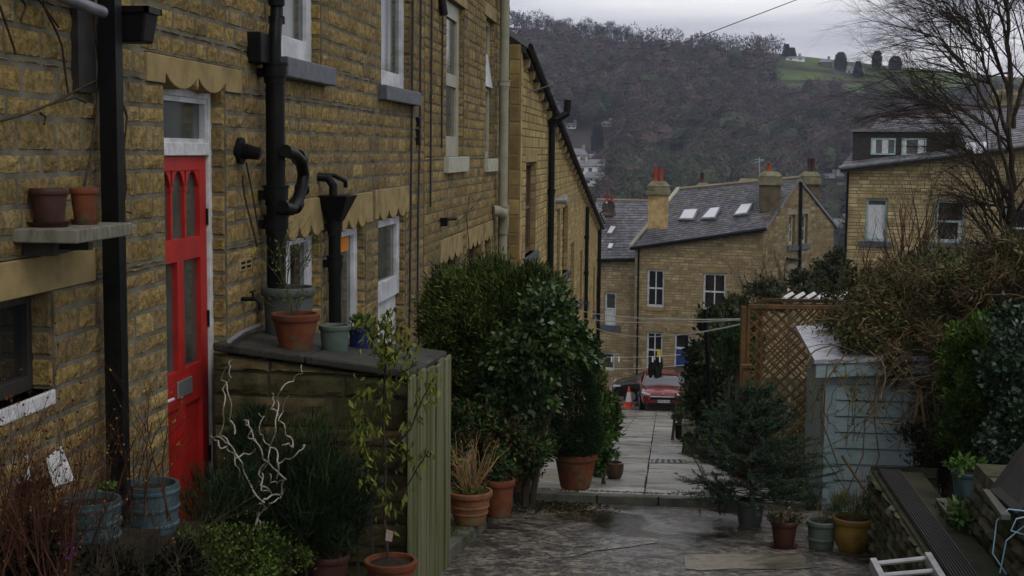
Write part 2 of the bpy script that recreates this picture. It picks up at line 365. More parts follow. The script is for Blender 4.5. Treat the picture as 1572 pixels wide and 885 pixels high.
def stonewall(mb,mm,F,ur,vr,holes=(),ch=.12,bl=(.16,.42),proud=.018,joint=.014,sub=(4,3),top=None,stones=STONE,rn=R,d=0,mend=True,ujit=.012):
    keys=sorted(set([vr[0],vr[1]]+[k for h in holes for k in (h[2],h[3]) if vr[0]<k<vr[1]]))
    ks=[keys[0]]
    for k in keys[1:]:
        if k-ks[-1]>.015: ks.append(k)
    rows=[]
    for a,b in zip(ks,ks[1:]):
        n=max(1,round((b-a)/ch)); x=a
        cuts=[a+(b-a)*(i+(rn.uniform(-.2,.2) if 0<i<n else 0))/n for i in range(n+1)]
        rows+=list(zip(cuts,cuts[1:]))
    for va,vb in rows:
        vm=(va+vb)/2
        iv=[(ur[0],ur[1])]
        for h in holes:
            if h[2]<vm<h[3]:
                nv=[]
                for a,b in iv:
                    if h[1]<=a or h[0]>=b: nv.append((a,b)); continue
                    if h[0]>a: nv.append((a,h[0]))
                    if h[1]<b: nv.append((h[1],b))
                iv=nv
        for a,b in iv:
            T=(lambda u:vb) if top is None else (lambda u:min(vb,top(u)))
            if top is None: mm.add([F.P(a,va,d+.004),F.P(b,va,d+.004),F.P(b,vb,d+.004),F.P(a,vb,d+.004)],[(0,1,2,3)])
            u=a
            while u<b-1e-4:
                l=rn.uniform(*bl)
                if rn.random()<.15: l*=1.35
                if b-(u+l)<bl[0]*.8: l=b-u
                u1=min(b,u+l); j=joint/2; f0,f1=u+j,u1-j; g0=va+j
                if top is not None:
                    if T(u)<=va+.01 and T(u1)<=va+.01: u=u1; continue
                    mm.add([F.P(u,va,d+.004),F.P(u1,va,d+.004),F.P(u1,max(va,T(u1)),d+.004),F.P(u,max(va,T(u)),d+.004)],[(0,1,2,3)])
                h0=max(T(f0)-j,g0+.004); h1=max(T(f1)-j,g0+.004)
                c=rn.choice(stones); k=rn.uniform(.8,1.14); c=tuple(x*k for x in c)
                nx,ny=sub; nx=max(2,int(nx*(f1-f0)/.3)) if nx>1 else 1
                if nx==1:
                    i=min(.018,(f1-f0)*.2)
                    pr=proud*rn.uniform(.7,1.2)
                    vs=[F.P(f0,g0,d),F.P(f1,g0,d),F.P(f1,h1,d),F.P(f0,h0,d),F.P(f0+i,g0+i*.8,d+pr),F.P(f1-i,g0+i*.8,d+pr*rn.uniform(.8,1.2)),F.P(f1-i,h1-i*.8,d+pr),F.P(f0+i,h0-i*.8,d+pr*rn.uniform(.8,1.2))]
                    mb.add(vs,[(4,5,6,7),(0,1,5,4),(1,2,6,5),(2,3,7,6),(3,0,4,7)],c)
                else:
                    vs=[];fs=[]; pr=proud*rn.uniform(.6,1.35); tx=rn.uniform(-.35,.35); ty=rn.uniform(-.3,.3)
                    for jy in range(ny+3):
                        for ix in range(nx+3):
                            e=(ix in(0,nx+2)) or (jy in (0,ny+2))
                            fx=0 if ix==0 else 1 if ix==nx+2 else (.0 if ix==1 else 1. if ix==nx+1 else (ix-1)/nx)
                            fy=0 if jy==0 else 1 if jy==ny+2 else (jy-1)/ny
                            ww=f1-f0; uu=f0+fx*ww; tt=h0+(h1-h0)*fx; vv=g0+fy*(tt-g0)
                            if e: vs.append(F.P(uu,vv,d-.004)); continue
                            m=.007
                            uu=min(max(uu,f0+m),f1-m)+rn.uniform(-.004,.004); vv=min(max(vv,g0+m),max(tt-m,g0+m))+rn.uniform(-.004,.004)
                            edge=(ix in(1,nx+1)) or (jy in (1,ny+1))
                            dd=pr*(.6+rn.uniform(-.15,.2) if edge else 1+rn.uniform(-.33,.38)+tx*(fx-.5)+ty*(fy-.5))
                            vs.append(F.P(uu,vv,d+dd))
                    W=nx+3
                    for jy in range(ny+2):
                        for ix in range(nx+2):
                            q=jy*W+ix; fs.append((q,q+1,q+W+1,q+W))
                    mb.add(vs,fs,c)
                u=u1
def jamb(mb,mm,F,hole,side,depth,**k):
    """reveal on the given side ('far' = u1, facing -U; 'near' = u0)"""
    u=hole[1] if side=='far' else hole[0]; N=-F.U if side=='far' else F.U
    O=F.P(u,0,-depth); G=Face(O,F.N,N)
    kk=dict(bl=(depth*.8,depth*1.3),sub=(1,1),proud=.008,joint=.012); kk.update(k)
    stonewall(mb,mm,G,(0,depth+.01),(hole[2],hole[3]),**kk)
def backing(mb,F,u0,u1,v0,v1,d0,d1,c=None): F.box(mb,u0,u1,v0,v1,d0,d1,c)

def scallop(u0,u1,vt,vb,o0,o1,n=2,lobe=.06,cusp=.05,pend=True):
    """lintel outline: flat ends, n hanging lobes between o0..o1"""
    pts=[(u0,vt),(u0,vb),(o0,vb)]; w=(o1-o0)/n
    for i in range(n):
        a=o0+i*w
        for k in range(0,9):
            t=k/8; pts.append((a+w*(.02+.96*t), vb+cusp-lobe*math.sin(math.pi*t)**.7))
        if pend and i<n-1:
            pts+= [(a+w-.012,vb+.012),(a+w,vb-.012),(a+w+.012,vb+.012)]
    pts+=[(o1,vb),(u1,vb),(u1,vt)]
    return pts

def window(house,F,h,depth,frame='white',glass='glass',rail=True,mull=0,curtain=None,fw=.05,sill=None,sillx=.09,low=False,glow=None,label=None,sillh=.13,sillp=.06,name='window'):
    u0,u1,v0,v1=h; mb=MB(); f=fw; d0,d1=-depth,-depth+.06
    F.box(mb,u0,u0+f,v0,v1,d0,d1); F.box(mb,u1-f,u1,v0,v1,d0,d1); F.box(mb,u0+f,u1-f,v1-f,v1,d0,d1); F.box(mb,u0+f,u1-f,v0,v0+f*1.3,d0,d1+.004)
    vm=(v0+v1)/2
    if rail: F.box(mb,u0+f,u1-f,vm-f*.4,vm+f*.4,d0,d1-.006)
    for k in range(mull):
        u=u0+(u1-u0)*(k+1)/(mull+1); F.box(mb,u-f*.28,u+f*.28,v0+f,v1-f,d0+.012,d1-.012)
    o=mb.build(name,frame,house,bevel=.004 if not low else 0)
    if label: o['label']=label
    p=MB(); F.box(p,u0+f*.8,u1-f*.8,v0+f*.8,v1-f*.8,d0+.018,d0+.026); p.build('pane',glass,o)
    if curtain:
        cm,cu0,cu1,cv0,cv1=curtain; w=u1-u0; hh=v1-v0; c=MB()
        n=14; 
        for k in range(n):
            a=u0+w*(cu0+(cu1-cu0)*k/n); b=u0+w*(cu0+(cu1-cu0)*(k+1)/n); q=.004 if k%2 else 0
            c.add([F.P(a,v0+hh*cv0,d0+.028+q),F.P(b,v0+hh*cv0,d0+.032-q),F.P(b,v0+hh*cv1,d0+.032-q),F.P(a,v0+hh*cv1,d0+.028+q)],[(0,1,2,3)])
        c.build('curtain',cm,o)
    if sill:
        s=MB(); F.box(s,u0-sillx,u1+sillx,v0-sillh,v0,-depth,sillp); s.build('sill',sill,o,bevel=.008 if not low else 0)
    return o

# ================================================================== GROUND, ROAD, HILL
def terr(X,Y):
    if Y<0: z=-1.76+.03*Y
    elif Y<12.5: z=zr(Y)
    elif Y<62: z=zf(Y)
    else: z=zf(62)-min((Y-62)*.1,9.5)
    z-=.12
    if 0<Y<62:
        if X>1.9: z+=min(1,(X-1.9)/.5)*(.55 if Y<10.8 else .25 if Y<16 else .25+.02*(Y-16))
        if X<-2.9: z-=.1
    return z
mb=MB(); xs=[-400,-200,-100,-50,-25,-12,-6,-3,-2,-1,0,1,1.6,2,2.4,3,4,6,9,14,22,35,60,100,200,400]
ys=[-300,-100,-30,-10,-4,-1]+[i*.8 for i in range(0,30)]+[24+i*2 for i in range(0,22)]+[70,80,95,115,140,170,200,235]
for y in ys:
    for x in xs: mb.v.append((x,y,terr(x,y)))
W=len(xs)
for j in range(len(ys)-1):
    for i in range(W-1): mb.f.append((j*W+i,j*W+i+1,(j+1)*W+i+1,(j+1)*W+i)); mb.c.append((1,1,1))
M['earth']=mat('garden_earth',(.03,.026,.014),.95,(.045,.055,.02),1.3,.6,8)
tag(mb.build('ground','earth',smooth=True),kind='structure')

def profile_strip(name,m,x0,x1,y0,y1,zf_,n=24,th=.12):
    mb=MB()
    for k in range(n):
        a=y0+(y1-y0)*k/n; b=y0+(y1-y0)*(k+1)/n
        mb.add([(x0(a),a,zf_(a)),(x1(a),a,zf_(a)),(x1(b),b,zf_(b)),(x0(b),b,zf_(b))],[(0,1,2,3)])
    a,b=y0,y1
    mb.add([(x0(a),a,zf_(a)-th),(x1(a),a,zf_(a)-th),(x1(a),a,zf_(a)),(x0(a),a,zf_(a))],[(0,1,2,3)])
    return tag(mb.build(name,m),kind='structure')
kx=lambda Y: -1.44+.012*(Y-8.5)**2   # kerb line
profile_strip('road','asphalt',lambda Y:-2.6,lambda Y:2.0,-2,12.56,zr,40)
profile_strip('pavement','pave',lambda Y:-2.7,lambda Y:kx(Y)-.10,1,12.3,lambda Y:zr(Y)+.085,30)
# kerb stones
mb=MB(); Y=4.0
while Y<12.0:
    l=R.uniform(.7,1.0); b=min(12.1,Y+l-.012)
    h=.10+R.uniform(-.008,.008)
    mb.hexa([(kx(Y)-.12,Y,zr(Y)-.05),(kx(Y),Y,zr(Y)-.05),(kx(b),b,zr(b)-.05),(kx(b)-.12,b,zr(b)-.05),(kx(Y)-.12,Y,zr(Y)+h),(kx(Y),Y,zr(Y)+h),(kx(b),b,zr(b)+h),(kx(b)-.12,b,zr(b)+h)]); Y+=l
tag(mb.build('kerb','kerb',bevel=.015),kind='structure')
# step edge across the lane + flag path (three columns of individually cut flags)
mb=MB(); x=-1.5
while x<1.3:
    l=R.uniform(.55,.95); mb.hexa([(x,12.45,zr(12.5)-.1),(min(x+l,1.35)-.01,12.45,zr(12.5)-.1),(min(x+l,1.35)-.01,12.6,zr(12.5)-.1),(x,12.6,zr(12.5)-.1),(x,12.45,zf(12.5)-.004),(min(x+l,1.35)-.01,12.45,zf(12.5)-.004),(min(x+l,1.35)-.01,12.6,zf(12.6)-.004),(x,12.6,zf(12.6)-.004)]); x+=l
tag(mb.build('path_edge_kerb','kerb',bevel=.012),kind='structure')
mb=MB(); mort=MB()
FC=[(.36,.35,.31),(.32,.31,.27),(.40,.39,.35),(.28,.275,.245),(.35,.33,.27),(.42,.41,.38),(.30,.27,.20)]
for (xa,xb) in ((-1.45,-.76),(-.745,-.135),(-.12,.50),(.515,1.12)):
    Y=12.61+R.uniform(0,.2) if xa<-1 else 12.61
    while Y<53:
        l=R.uniform(.55,1.15)*(1+.012*(Y-12)); b=min(53,Y+l-.014); t=R.uniform(-.006,.006); t2=R.uniform(-.006,.006)
        k=R.uniform(.75,1.2); c=tuple(v*k for v in R.choice(FC))
        x0=xa+R.uniform(-.004,.004); x1=xb+R.uniform(-.004,.004)
        mb.hexa([(x0,Y,zf(Y)-.06),(x1,Y,zf(Y)-.06),(x1,b,zf(b)-.06),(x0,b,zf(b)-.06),(x0,Y,zf(Y)+t),(x1,Y,zf(Y)+t2),(x1,b,zf(b)+t),(x0,b,zf(b)+t2)],c); Y+=l
tag(mb.build('path','flag',bevel=.005),kind='structure')
profile_strip('path_bed','soil',lambda Y:-2.4,lambda Y:1.4,12.56,53,lambda Y:zf(Y)-.022,40)
profile_strip('cross_street','asphalt',lambda Y:-30,lambda Y:30,53,62,lambda Y:zf(Y),8)
# pale worn concrete patches in the tarmac, a drain cover
def patch(name,poly,m):
    mb=MB(); pts=[ground(x,y,*RD) for x,y in poly]; pts=[V((p.x,p.y,p.z+.005)) for p in pts]
    mb.add(pts,[tuple(range(len(pts)))]); return tag(mb.build(name,m),kind='structure')
patch('concrete_patch',[(1050,854),(1110,851),(1180,852),(1222,850),(1240,858),(1236,866),(1258,872),(1200,876),(1130,874),(1075,877),(1052,874)][::-1],'concrete')
patch('concrete_patch',[(840,850),(868,842),(905,838),(942,828),(985,826),(1012,829),(1008,834),(958,842),(915,846),(880,856),(850,858)][::-1],'asphalt_worn')
mb=MB(); g=[ground(x,y,*FL) for x,y in ((1002,706),(1050,706),(1056,712),(998,712))]
zz=.006
dr=thing('drain_cover','dark slotted drain grating set in the pale flags of the path','drain cover',g[0])
mb.slab([V((p.x,p.y,p.z+zz)) for p in g],.02); mb.build('frame','black',dr)
mb=MB()
for k in range(6):
    a=g[0].lerp(g[1],(k+.25)/6); b=g[3].lerp(g[2],(k+.25)/6); c=g[3].lerp(g[2],(k+.7)/6); d=g[0].lerp(g[1],(k+.7)/6)
    mb.slab([V((p.x,p.y,p.z+.012)) for p in (a,d,c,b)],.006)
mb.build('bars','lead',dr)
# damp leaf litter where the kerb meets the step
P=[];C=[]
for i in range(1500):
    y=R.gauss(12.2,.22); x=R.gauss(-1.0,.25)
    if y>12.44 or x<-1.3: continue
    P.append((x,y,zr(y)+.004+R.random()*.012))
P=np.array(P); tag(quadmesh('leaf_litter',leafquads(P,NR.normal(size=P.shape)*np.array([1,1,.15]),.03,.018),pal([(.03,.02,.01),(.06,.04,.015),(.02,.03,.01)],len(P)),'leaf'),kind='stuff')

# hill: a real slope rising across the valley
SKY=[(-1500,70),(-600,45),(300,20),(790,42),(900,58),(1000,70),(1060,74),(1170,80),(1260,90),(1330,98),(1420,107),(1572,120),(2000,140),(3000,180)]
def skyy(px):
    for (a,ya),(b,yb) in zip(SKY,SKY[1:]):
        if a<=px<=b: return ya+(yb-ya)*(px-a)/(b-a)
    return 120
def hillpt(px,t):   # t 0..1 up the slope; returns world point
    Y=230+t*260; y=430+(skyy(px)-430)*(t**.86); p=atY(px,y,Y)
    p.z+=3*math.sin(p.x*.02+t*5)*math.sin(t*9+p.x*.013)*t*(1-t)*4
    return p
def hill_t(px,py):
    s=skyy(px); return max(0,min(1,((430-py)/(430-s))))**(1/.86)
mb=MB(); PX=list(range(-1500,1100,60))+list(range(1100,1500,10))+list(range(1500,3001,60)); TT=[i/70 for i in range(71)]
for t in TT:
    for px in PX: mb.v.append(tuple(hillpt(px+(12 if px==1140 else 0),t)))
for k,px in enumerate(PX): p=hillpt(px,1); mb.v.append((p.x*1.5,p.y*1.5,p.z-40))
W=len(PX); mb.hascol=True
def field(px,t): return 1172<px<2400 and t>.80+.03*math.sin(px*.02)
for j in range(len(TT)):
    for i in range(W-1):
        mb.f.append((j*W+i,j*W+i+1,(j+1)*W+i+1,(j+1)*W+i)); t=TT[j]+.014; px=PX[i]+5
        if field(px,t): c=(.085,.12,.034) if (int(px/60)+int(t*30))%3 else (.07,.095,.035)
        elif t<.32 and px>1150: c=(.07,.085,.04)
        else: c=(.05,.04,.03)
        mb.c.append(c)
M['hillside']=mat('hillside',(.1,.1,.1),.95,(.6,.6,.6),.05,attr=True)
tag(mb.build('hill','hillside',smooth=True),kind='structure')
# woodland: bare winter crowns of fine twigs and evergreen patches
HOUSES=[('uppermost white hillside house with grey hipped roof, right beside the terrace gutter',887,231,27,25,'render_white'),
 ('small dark-roofed house touching the right side of the uppermost white hillside house',909,232,17,14,'stone_plain'),
 ('white house half behind the terrace eave below the two upper hillside houses',889,257,18,22,'render_white'),
 ('wide cream hillside house with two roof peaks left of the woods',916,255,40,24,'render_white'),
 ('white house with long grey roof, lowest of the hillside group above the satellite dish',910,284,30,22,'render_white'),
 ('low pale house under the cypress near the terrace gutter top',877,184,14,9,'render_white'),
 ('small cream house right of the dark cypress on the hillside',931,185,15,9,'stone_plain'),
 ('tiny pink-cream house alone among the hillside trees above the red chimney pots',975,229,14,15,'render_white'),
 ('pale flat roofed cottage between the two chimneys deep in the woods',1034,231,20,7,'stone_plain'),
 ('white long building on the wooded ridge at the left end of the skyline',789,51,17,13,'render_white'),
 ('dark grey hall on the skyline where the wood ends',1057,56,14,16,'dark_stone'),
 ('long white farm building on the green field below the skyline',1221,90,28,8,'render_white'),
 ('dark stone farmhouse in the middle of the green ridge field',1268,97,17,13,'dark_stone'),
 ('white gabled farmhouse at the lower edge of the ridge field',1307,108,13,14,'render_white'),
 ('small shed roof at the right of the white gabled farmhouse',1322,112,10,6,'stone_plain'),
 ('grey stone house cluster between the far gable chimney and the right-hand house',1274,270,26,17,'dark_stone'),
 ('narrow tall pale house at the right of the valley houses, beside the right-hand house',1290,268,9,24,'stone_plain'),
 ('white-roofed grey house low between the far gable and the right-hand house',1290,362,26,30,'dark_stone')]
def near_house(px,t):
    y=430+(skyy(px)-430)*(t**.86)
    for h in HOUSES:
        if abs(px-h[1])<h[3]*.5+7 and -6 < y-(h[2]+h[4]*.5) < (58 if h[1]<1000 else 40): return True
    return px>1180 and px<1470 and False
Vs=[];Cs=[]; TR=MB(); ntree=0
for row in range(58):
    t=.03+.97*row/57
    px=500+R.uniform(0,20); 
    while px<1660:
        step=R.uniform(15,26)*(1.25-.35*t)
        px+=step
        if px<925 and t<.58 and px>860: continue
        tt=t+R.uniform(-.01,.01)
        if tt>1: tt=1
        if px>1176+R.uniform(0,30) and tt>.83+.04*math.sin(px*.03)+R.uniform(-.03,.02): continue
        if px>1250 and px<1310 and tt<.35: continue
        p=np.array(hillpt(px,tt)); h=R.uniform(6,10)*(1.1-.4*tt); w=R.uniform(2.4,4.6); n=190 if tt<.96 else 210
        if near_house(px,tt): continue
        low=tt<.42+.10*math.sin(px*.013)
        if R.random()<(.65 if low else .18): c=[(.058,.066,.036),(.045,.054,.030),(.07,.075,.042)]
        elif R.random()<.03: c=[(.014,.024,.012),(.02,.03,.014)]; h*=1.1; w*=.7
        else: c=[(.072,.048,.044),(.052,.040,.042),(.085,.062,.052),(.042,.035,.036)]
        d=NR.normal(size=(n,3)); d/=np.linalg.norm(d,axis=1,keepdims=True); rr=NR.uniform(.35,1,(n,1))**.5
        lump=1+.25*np.sin(d[:,:1]*5+R.random()*6)*np.cos(d[:,2:]*4)
        P=p+np.array([0,0,h*.60])+d*rr*lump*np.array([w,w,h*.45])
        D=d*np.array([1,1,.6])+np.array([0,0,.35])+NR.normal(size=(n,3))*.5
        k=R.uniform(.5,1.45)
        Vs.append(leafquads(P,D,NR.uniform(.45,1.0,n),NR.uniform(.16,.34,n),.1)); Cs.append(pal(c,n,.3)*k)
        if tt<.955:
            nb=len(TR.v); cc=tuple(v*k*.8 for v in c[0]); ph=R.uniform(0,6)
            for j in range(6):
                el=-1.2+j*.54
                for q in range(8):
                    a=q*.785+j*.39; g=.80+.16*math.sin(a*2+ph+j)+R.uniform(-.07,.07); TR.v.append((p[0]+w*.92*g*math.cos(el)*math.cos(a),p[1]+w*.92*g*math.cos(el)*math.sin(a),p[2]+h*.55+h*.43*g*math.sin(el)))
            TR.hascol=True
            for j in range(5):
                for q in range(8): TR.f.append((nb+j*8+q,nb+j*8+(q+1)%8,nb+(j+1)*8+(q+1)%8,nb+(j+1)*8+q)); TR.c.append(cc)
            TR.f.append(tuple(nb+40+q for q in range(8))); TR.c.append(cc)
        if R.random()<.5 or tt>.95: TR.tube([tuple(p),(p[0]+R.uniform(-.3,.3),p[1],p[2]+h*.7)],[.22,.08],3,cap=False,c=(.05,.04,.035))
        ntree+=1
tag(quadmesh('woodland',np.concatenate(Vs),np.concatenate(Cs),'leaf'),kind='stuff')
tag(TR.build('woodland_trunks','leaf'),kind='stuff')

def blob(mb,p,wx,wy,h,roof=.45,px=0):
    x,y,z=p; mb.box(x-wx/2,x+wx/2,y-wy/2,y+wy/2,z-4,z+h)
def hillhouse(label,px,py,wpx,hpx,wallm,roofm='slate_plain',dy=6,stack=True,hip=True):
    t=hill_t(px,py+hpx/2); base=hillpt(px,t); s=base.y/F_PX; w=wpx*s; h=hpx*s
    o=thing('hillside_house',label,'house',base); x,y,z=base; wh=h*.58; rh=h*.42
    m=MB(); m.box(x-w/2,x+w/2,y,y+dy,z-3,z+wh); m.build('wall',wallm,o)
    r=MB(); e=.3; a=[(x-w/2-e,y-e,z+wh),(x+w/2+e,y-e,z+wh),(x+w/2+e,y+dy+e,z+wh),(x-w/2-e,y+dy+e,z+wh)]; i=w*.18 if hip else 0
    rr=[(x-w/2+i,y+dy/2,z+wh+rh),(x+w/2-i,y+dy/2,z+wh+rh)]
    r.add(a+rr,[(0,1,5,4),(2,3,4,5),(1,2,5),(3,0,4),(3,2,1,0)]); ro=r.build('roof',roofm,o)
    if stack: c=MB(); c.box(x+w*.2,x+w*.2+.8,y+dy/2-.4,y+dy/2+.4,z+wh+rh*.5,z+wh+rh+.9); c.build('chimney','stone_plain',ro)
    n=max(2,int(w/2.2))
    for k in range(n):
        q=MB(); cx=x-w/2+w*(k+.5)/n; q.box(cx-.45,cx+.45,y-.05,y+.02,z+wh*.35,z+wh*.78); q.build('window','glass_gray',o)
M['slate_plain']=mat('slate_plain',(.12,.12,.135),.5,(.19,.19,.21),.6)
M['stone_plain']=mat('stone_plain',(.28,.24,.17),.9,(.2,.17,.12),.7)
M['dark_stone']=mat('dark_stone',(.1,.09,.075),.9,(.07,.065,.055),.7)
for a in HOUSES:
    hillhouse(*a)
# conifers one can tell apart on the slope
def conifer(name,label,px,py,wpx,hpx,col_=((.012,.022,.01),(.02,.032,.014)),t=None,cyp=False):
    t=hill_t(px,py+hpx/2); b=hillpt(px,t); s=b.y/F_PX; w=wpx*s; h=hpx*s
    o=thing(name,label,'tree',b); m=MB(); m.tube([b,(b.x,b.y,b.z+h*.8)],[.25,.04],5); m.build('trunk','bark',o)
    n=1500; z=NR.rand(n)**(1.2 if not cyp else 1); rr=((1-z)**.8 if not cyp else np.sqrt(np.clip(1-(z*1.02-.38)**2/.42,0,1)))*w/2*np.sqrt(NR.rand(n)); a=NR.rand(n)*6.283
    P=np.stack([b.x+rr*np.cos(a),b.y+rr*np.sin(a),b.z+h*(.08+.92*z)],1)
    D=np.stack([np.cos(a),np.sin(a),np.full(n,.4 if not cyp else 1.5)],1)
    quadmesh('crown',leafquads(P,D,.9,.3),pal(col_,n),'leaf',o)
conifer('cypress','tall dark cypress standing among the hillside houses',917,203,17,42,cyp=True)
conifer('conifer','dark cone-shaped conifer in the woods above the long slate roof',1011,213,14,22)
conifer('conifer','dark conifer between the white farm building and the field edge',1207,79,9,18)
conifer('conifer','short dark conifer right of the first one on the ridge field',1216,82,8,13)
conifer('conifer','rounded dark evergreen clump behind the white gabled farmhouse',1290,97,17,26,cyp=True)
conifer('conifer','pair-topped dark evergreen right of the white gabled farmhouse',1317,108,12,24)
conifer('conifer','dark evergreen at the right end of the ridge field on the skyline',1346,94,13,24,cyp=True)
conifer('conifer','dark evergreen at the skyline just left of the bare tree branches',1374,100,18,20,cyp=True)
for k,(tt_,a_,b_,lb) in enumerate(((.935,1185,1420,'upper dry-stone field wall crossing the green ridge field'),(.87,1190,1400,'lower dry-stone field wall along the bottom of the green ridge field'))):
    m=MB()
    for px in range(a_,b_,12):
        p=hillpt(px,tt_+.0002*(px-a_)*(1 if k else -.3)); q=hillpt(px+12,tt_+.0002*(px+12-a_)*(1 if k else -.3)); m.hexa([p-V((0,.4,.3)),q-V((0,.4,.3)),q+V((0,.4,-.3)),p+V((0,.4,-.3)),p+V((0,-.3,.9)),q+V((0,-.3,.9)),q+V((0,.3,.9)),p+V((0,.3,.9))])
    tag(m.build('stone_wall','dark_stone',off=hillpt((a_+b_)/2,tt_)),lb,'wall')
# skyline trees (bare)
tm=MB(); tips=[]; rn=random.Random(5)
for k in range(4): branchy(tm,(0,0,1.2),(rn.gauss(0,.6),rn.gauss(0,.6),1),4.2,.2,3,.55,3,.14,.03,tips,rn,4,4)
tm.tube([(0,0,-1),(0,0,1.6)],[.4,.28],6)
meshes=None
sk=[(790,1.1),(806,.9),(822,.8),(836,1.15),(850,.9),(868,1.1),(884,.9),(903,1.25),(915,.9),(928,1.2),(946,1.25),(960,1.0),(972,.7),(986,.9),(1005,.5),(1020,.5),(1036,.55),(1075,.95),(1088,.8),(1166,1.05)]
for k,(px,s) in enumerate(sk):
    b=hillpt(px,.985)
    if k==0:
        t0=thing('bare_tree','bare winter tree standing on the far wooded skyline','tree',b,'bare trees along the far skyline'); tr=tm.build('trunk','bark',t0,off=(0,0,0)); t=t0; tr.location=(0,0,0)
        cc=[]; P=np.array([tuple(p) for p,d in tips]); P=np.repeat(P,12,0)+NR.normal(size=(len(P)*12,3))*.35; D=P-np.array([0,0,3.])
        cr=quadmesh('crown',leafquads(P,D,.8,.07),pal([(.04,.033,.03)],len(P)),'leaf',None,(0,0,0)); cr.parent=t0
    else:
        t=t0.copy(); col.objects.link(t); t.location=b
        for ch in (tr,cr): c=ch.copy(); col.objects.link(c); c.parent=t
    t.scale=(s*.75,s*.75,s*.72); t.rotation_euler=(0,0,R.uniform(0,6))
    if px==1166: t['label']='lone round bare tree on the skyline at the left end of the green field'; del t['group']
mb=MB(); p=hillpt(888,hill_t(888,178)); tc_=thing('parked_car','tiny red car parked by the pale house below the hillside wood','car',p)
mb.box(p.x-2.2,p.x+2.2,p.y,p.y+1.7,p.z+.3,p.z+1.0); mb.build('body','red',tc_,bevel=.15); mb=MB(); mb.hexa([(p.x-1.4,p.y+.1,p.z+1),(p.x+1.5,p.y+.1,p.z+1),(p.x+1.5,p.y+1.6,p.z+1),(p.x-1.4,p.y+1.6,p.z+1),(p.x-.8,p.y+.3,p.z+1.5),(p.x+1.1,p.y+.3,p.z+1.5),(p.x+1.1,p.y+1.4,p.z+1.5),(p.x-.8,p.y+1.4,p.z+1.5)]); mb.build('cabin','glass_light',tc_)

# ================================================================== LEFT TERRACE
T=Face((-2.7,0,0),(0,1,0),(1,0,0))
T2=Face((-2.5,0,0),(0,1,0),(1,0,0))
def tu(px,X=-2.7): return atX(px,232,X).y
def holesides(mm,F,h,depth):
    u0,u1,v0,v1=h; P=F.P
    mm.add([P(u0,v0,0),P(u0,v0,-depth),P(u0,v1,-depth),P(u0,v1,0)],[(0,1,2,3)])
    mm.add([P(u1,v0,0),P(u1,v0,-depth),P(u1,v1,-depth),P(u1,v1,0)],[(0,1,2,3)])
    mm.add([P(u0,v1,0),P(u1,v1,0),P(u1,v1,-depth),P(u0,v1,-depth)],[(0,1,2,3)])
    mm.add([P(u0,v0,0),P(u1,v0,0),P(u1,v0,-depth),P(u0,v0,-depth)],[(0,1,2,3)])
h_door=(7.19,8.23,-2.35,.37); h_lw=(4.5,5.79,-1.08,-.64); h_u1=(9.45,10.62,.637,2.3); h_u2=(12.92,14.46,.61,2.3)
h_gA=(9.55,10.6,-2.0,-.60); h_gB=(11.15,12.22,-2.75,-.62); h_gC=(12.77,14.17,-2.3,-.61)
lint={'door':(6.93,8.55,.31,.50)}
H1=thing('terraced_house','nearest honey-stone terraced house with the red front door and scalloped lintels','house',(-2.7,8,-2.6))
bw=MB(); mw=MB()
holes=[h_door,h_lw,h_u1,h_u2,h_gA,h_gB,h_gC]
lints=[(6.93,8.55,.34,.50,'d'),(9.35,10.8,-.60,-.37,'a'),(10.95,12.48,-.62,-.38,'b'),(12.62,14.4,-.61,-.37,'c'),(4.4,6.25,-.64,-.47,'p'),(9.2,10.8,2.3,2.55,'p'),(12.7,14.65,2.3,2.55,'p')]
st1=STONE
stonewall(bw,mw,T,(2.5,15.25),(-3.6,4.2),holes+[l[:4] for l in lints],ch=.115,bl=(.14,.38),proud=.012,joint=.016,sub=(5,3),stones=st1)
for h in holes: 
    dd=.10 if h is h_door else .14
    holesides(mw,T,h,dd+.06); jamb(bw,mw,T,h,'far',dd+.02,ch=.13,sub=(1,1),proud=.014)
T.box(mw,2.5,15.25,-3.6,4.2,-4.0,-.33)
wall=bw.build('wall','stone',H1); mw.build('mortar','mortar',H1)
lm=MB()
for (a,b,c,d,k) in lints:
    lm=MB()
    if k=='p': T.box(lm,a+.006,b-.006,c+.004,d-.006,-.12,.015)
    elif k=='d': T.prism(lm,scallop(a+.006,b-.006,d-.006,c+.004,7.19,8.23,2,.075,.055),-.12,.02)
    else:
        hh={'a':h_gA,'b':h_gB,'c':h_gC}[k]; T.prism(lm,scallop(a+.006,b-.006,d-.006,c-.045,hh[0],hh[1],3,.085,.06,False),-.12,.02)
    lm.build('lintel','ashlar',H1,bevel=.006)
# roof of near houses (above the frame)
rm=MB(); rm.slab([(-2.35,2.5,4.05),(-2.35,15.25,4.05),(-6.7,15.25,7.2),(-6.7,2.5,7.2)],.12); rm.build('roof','slate_plain',H1)
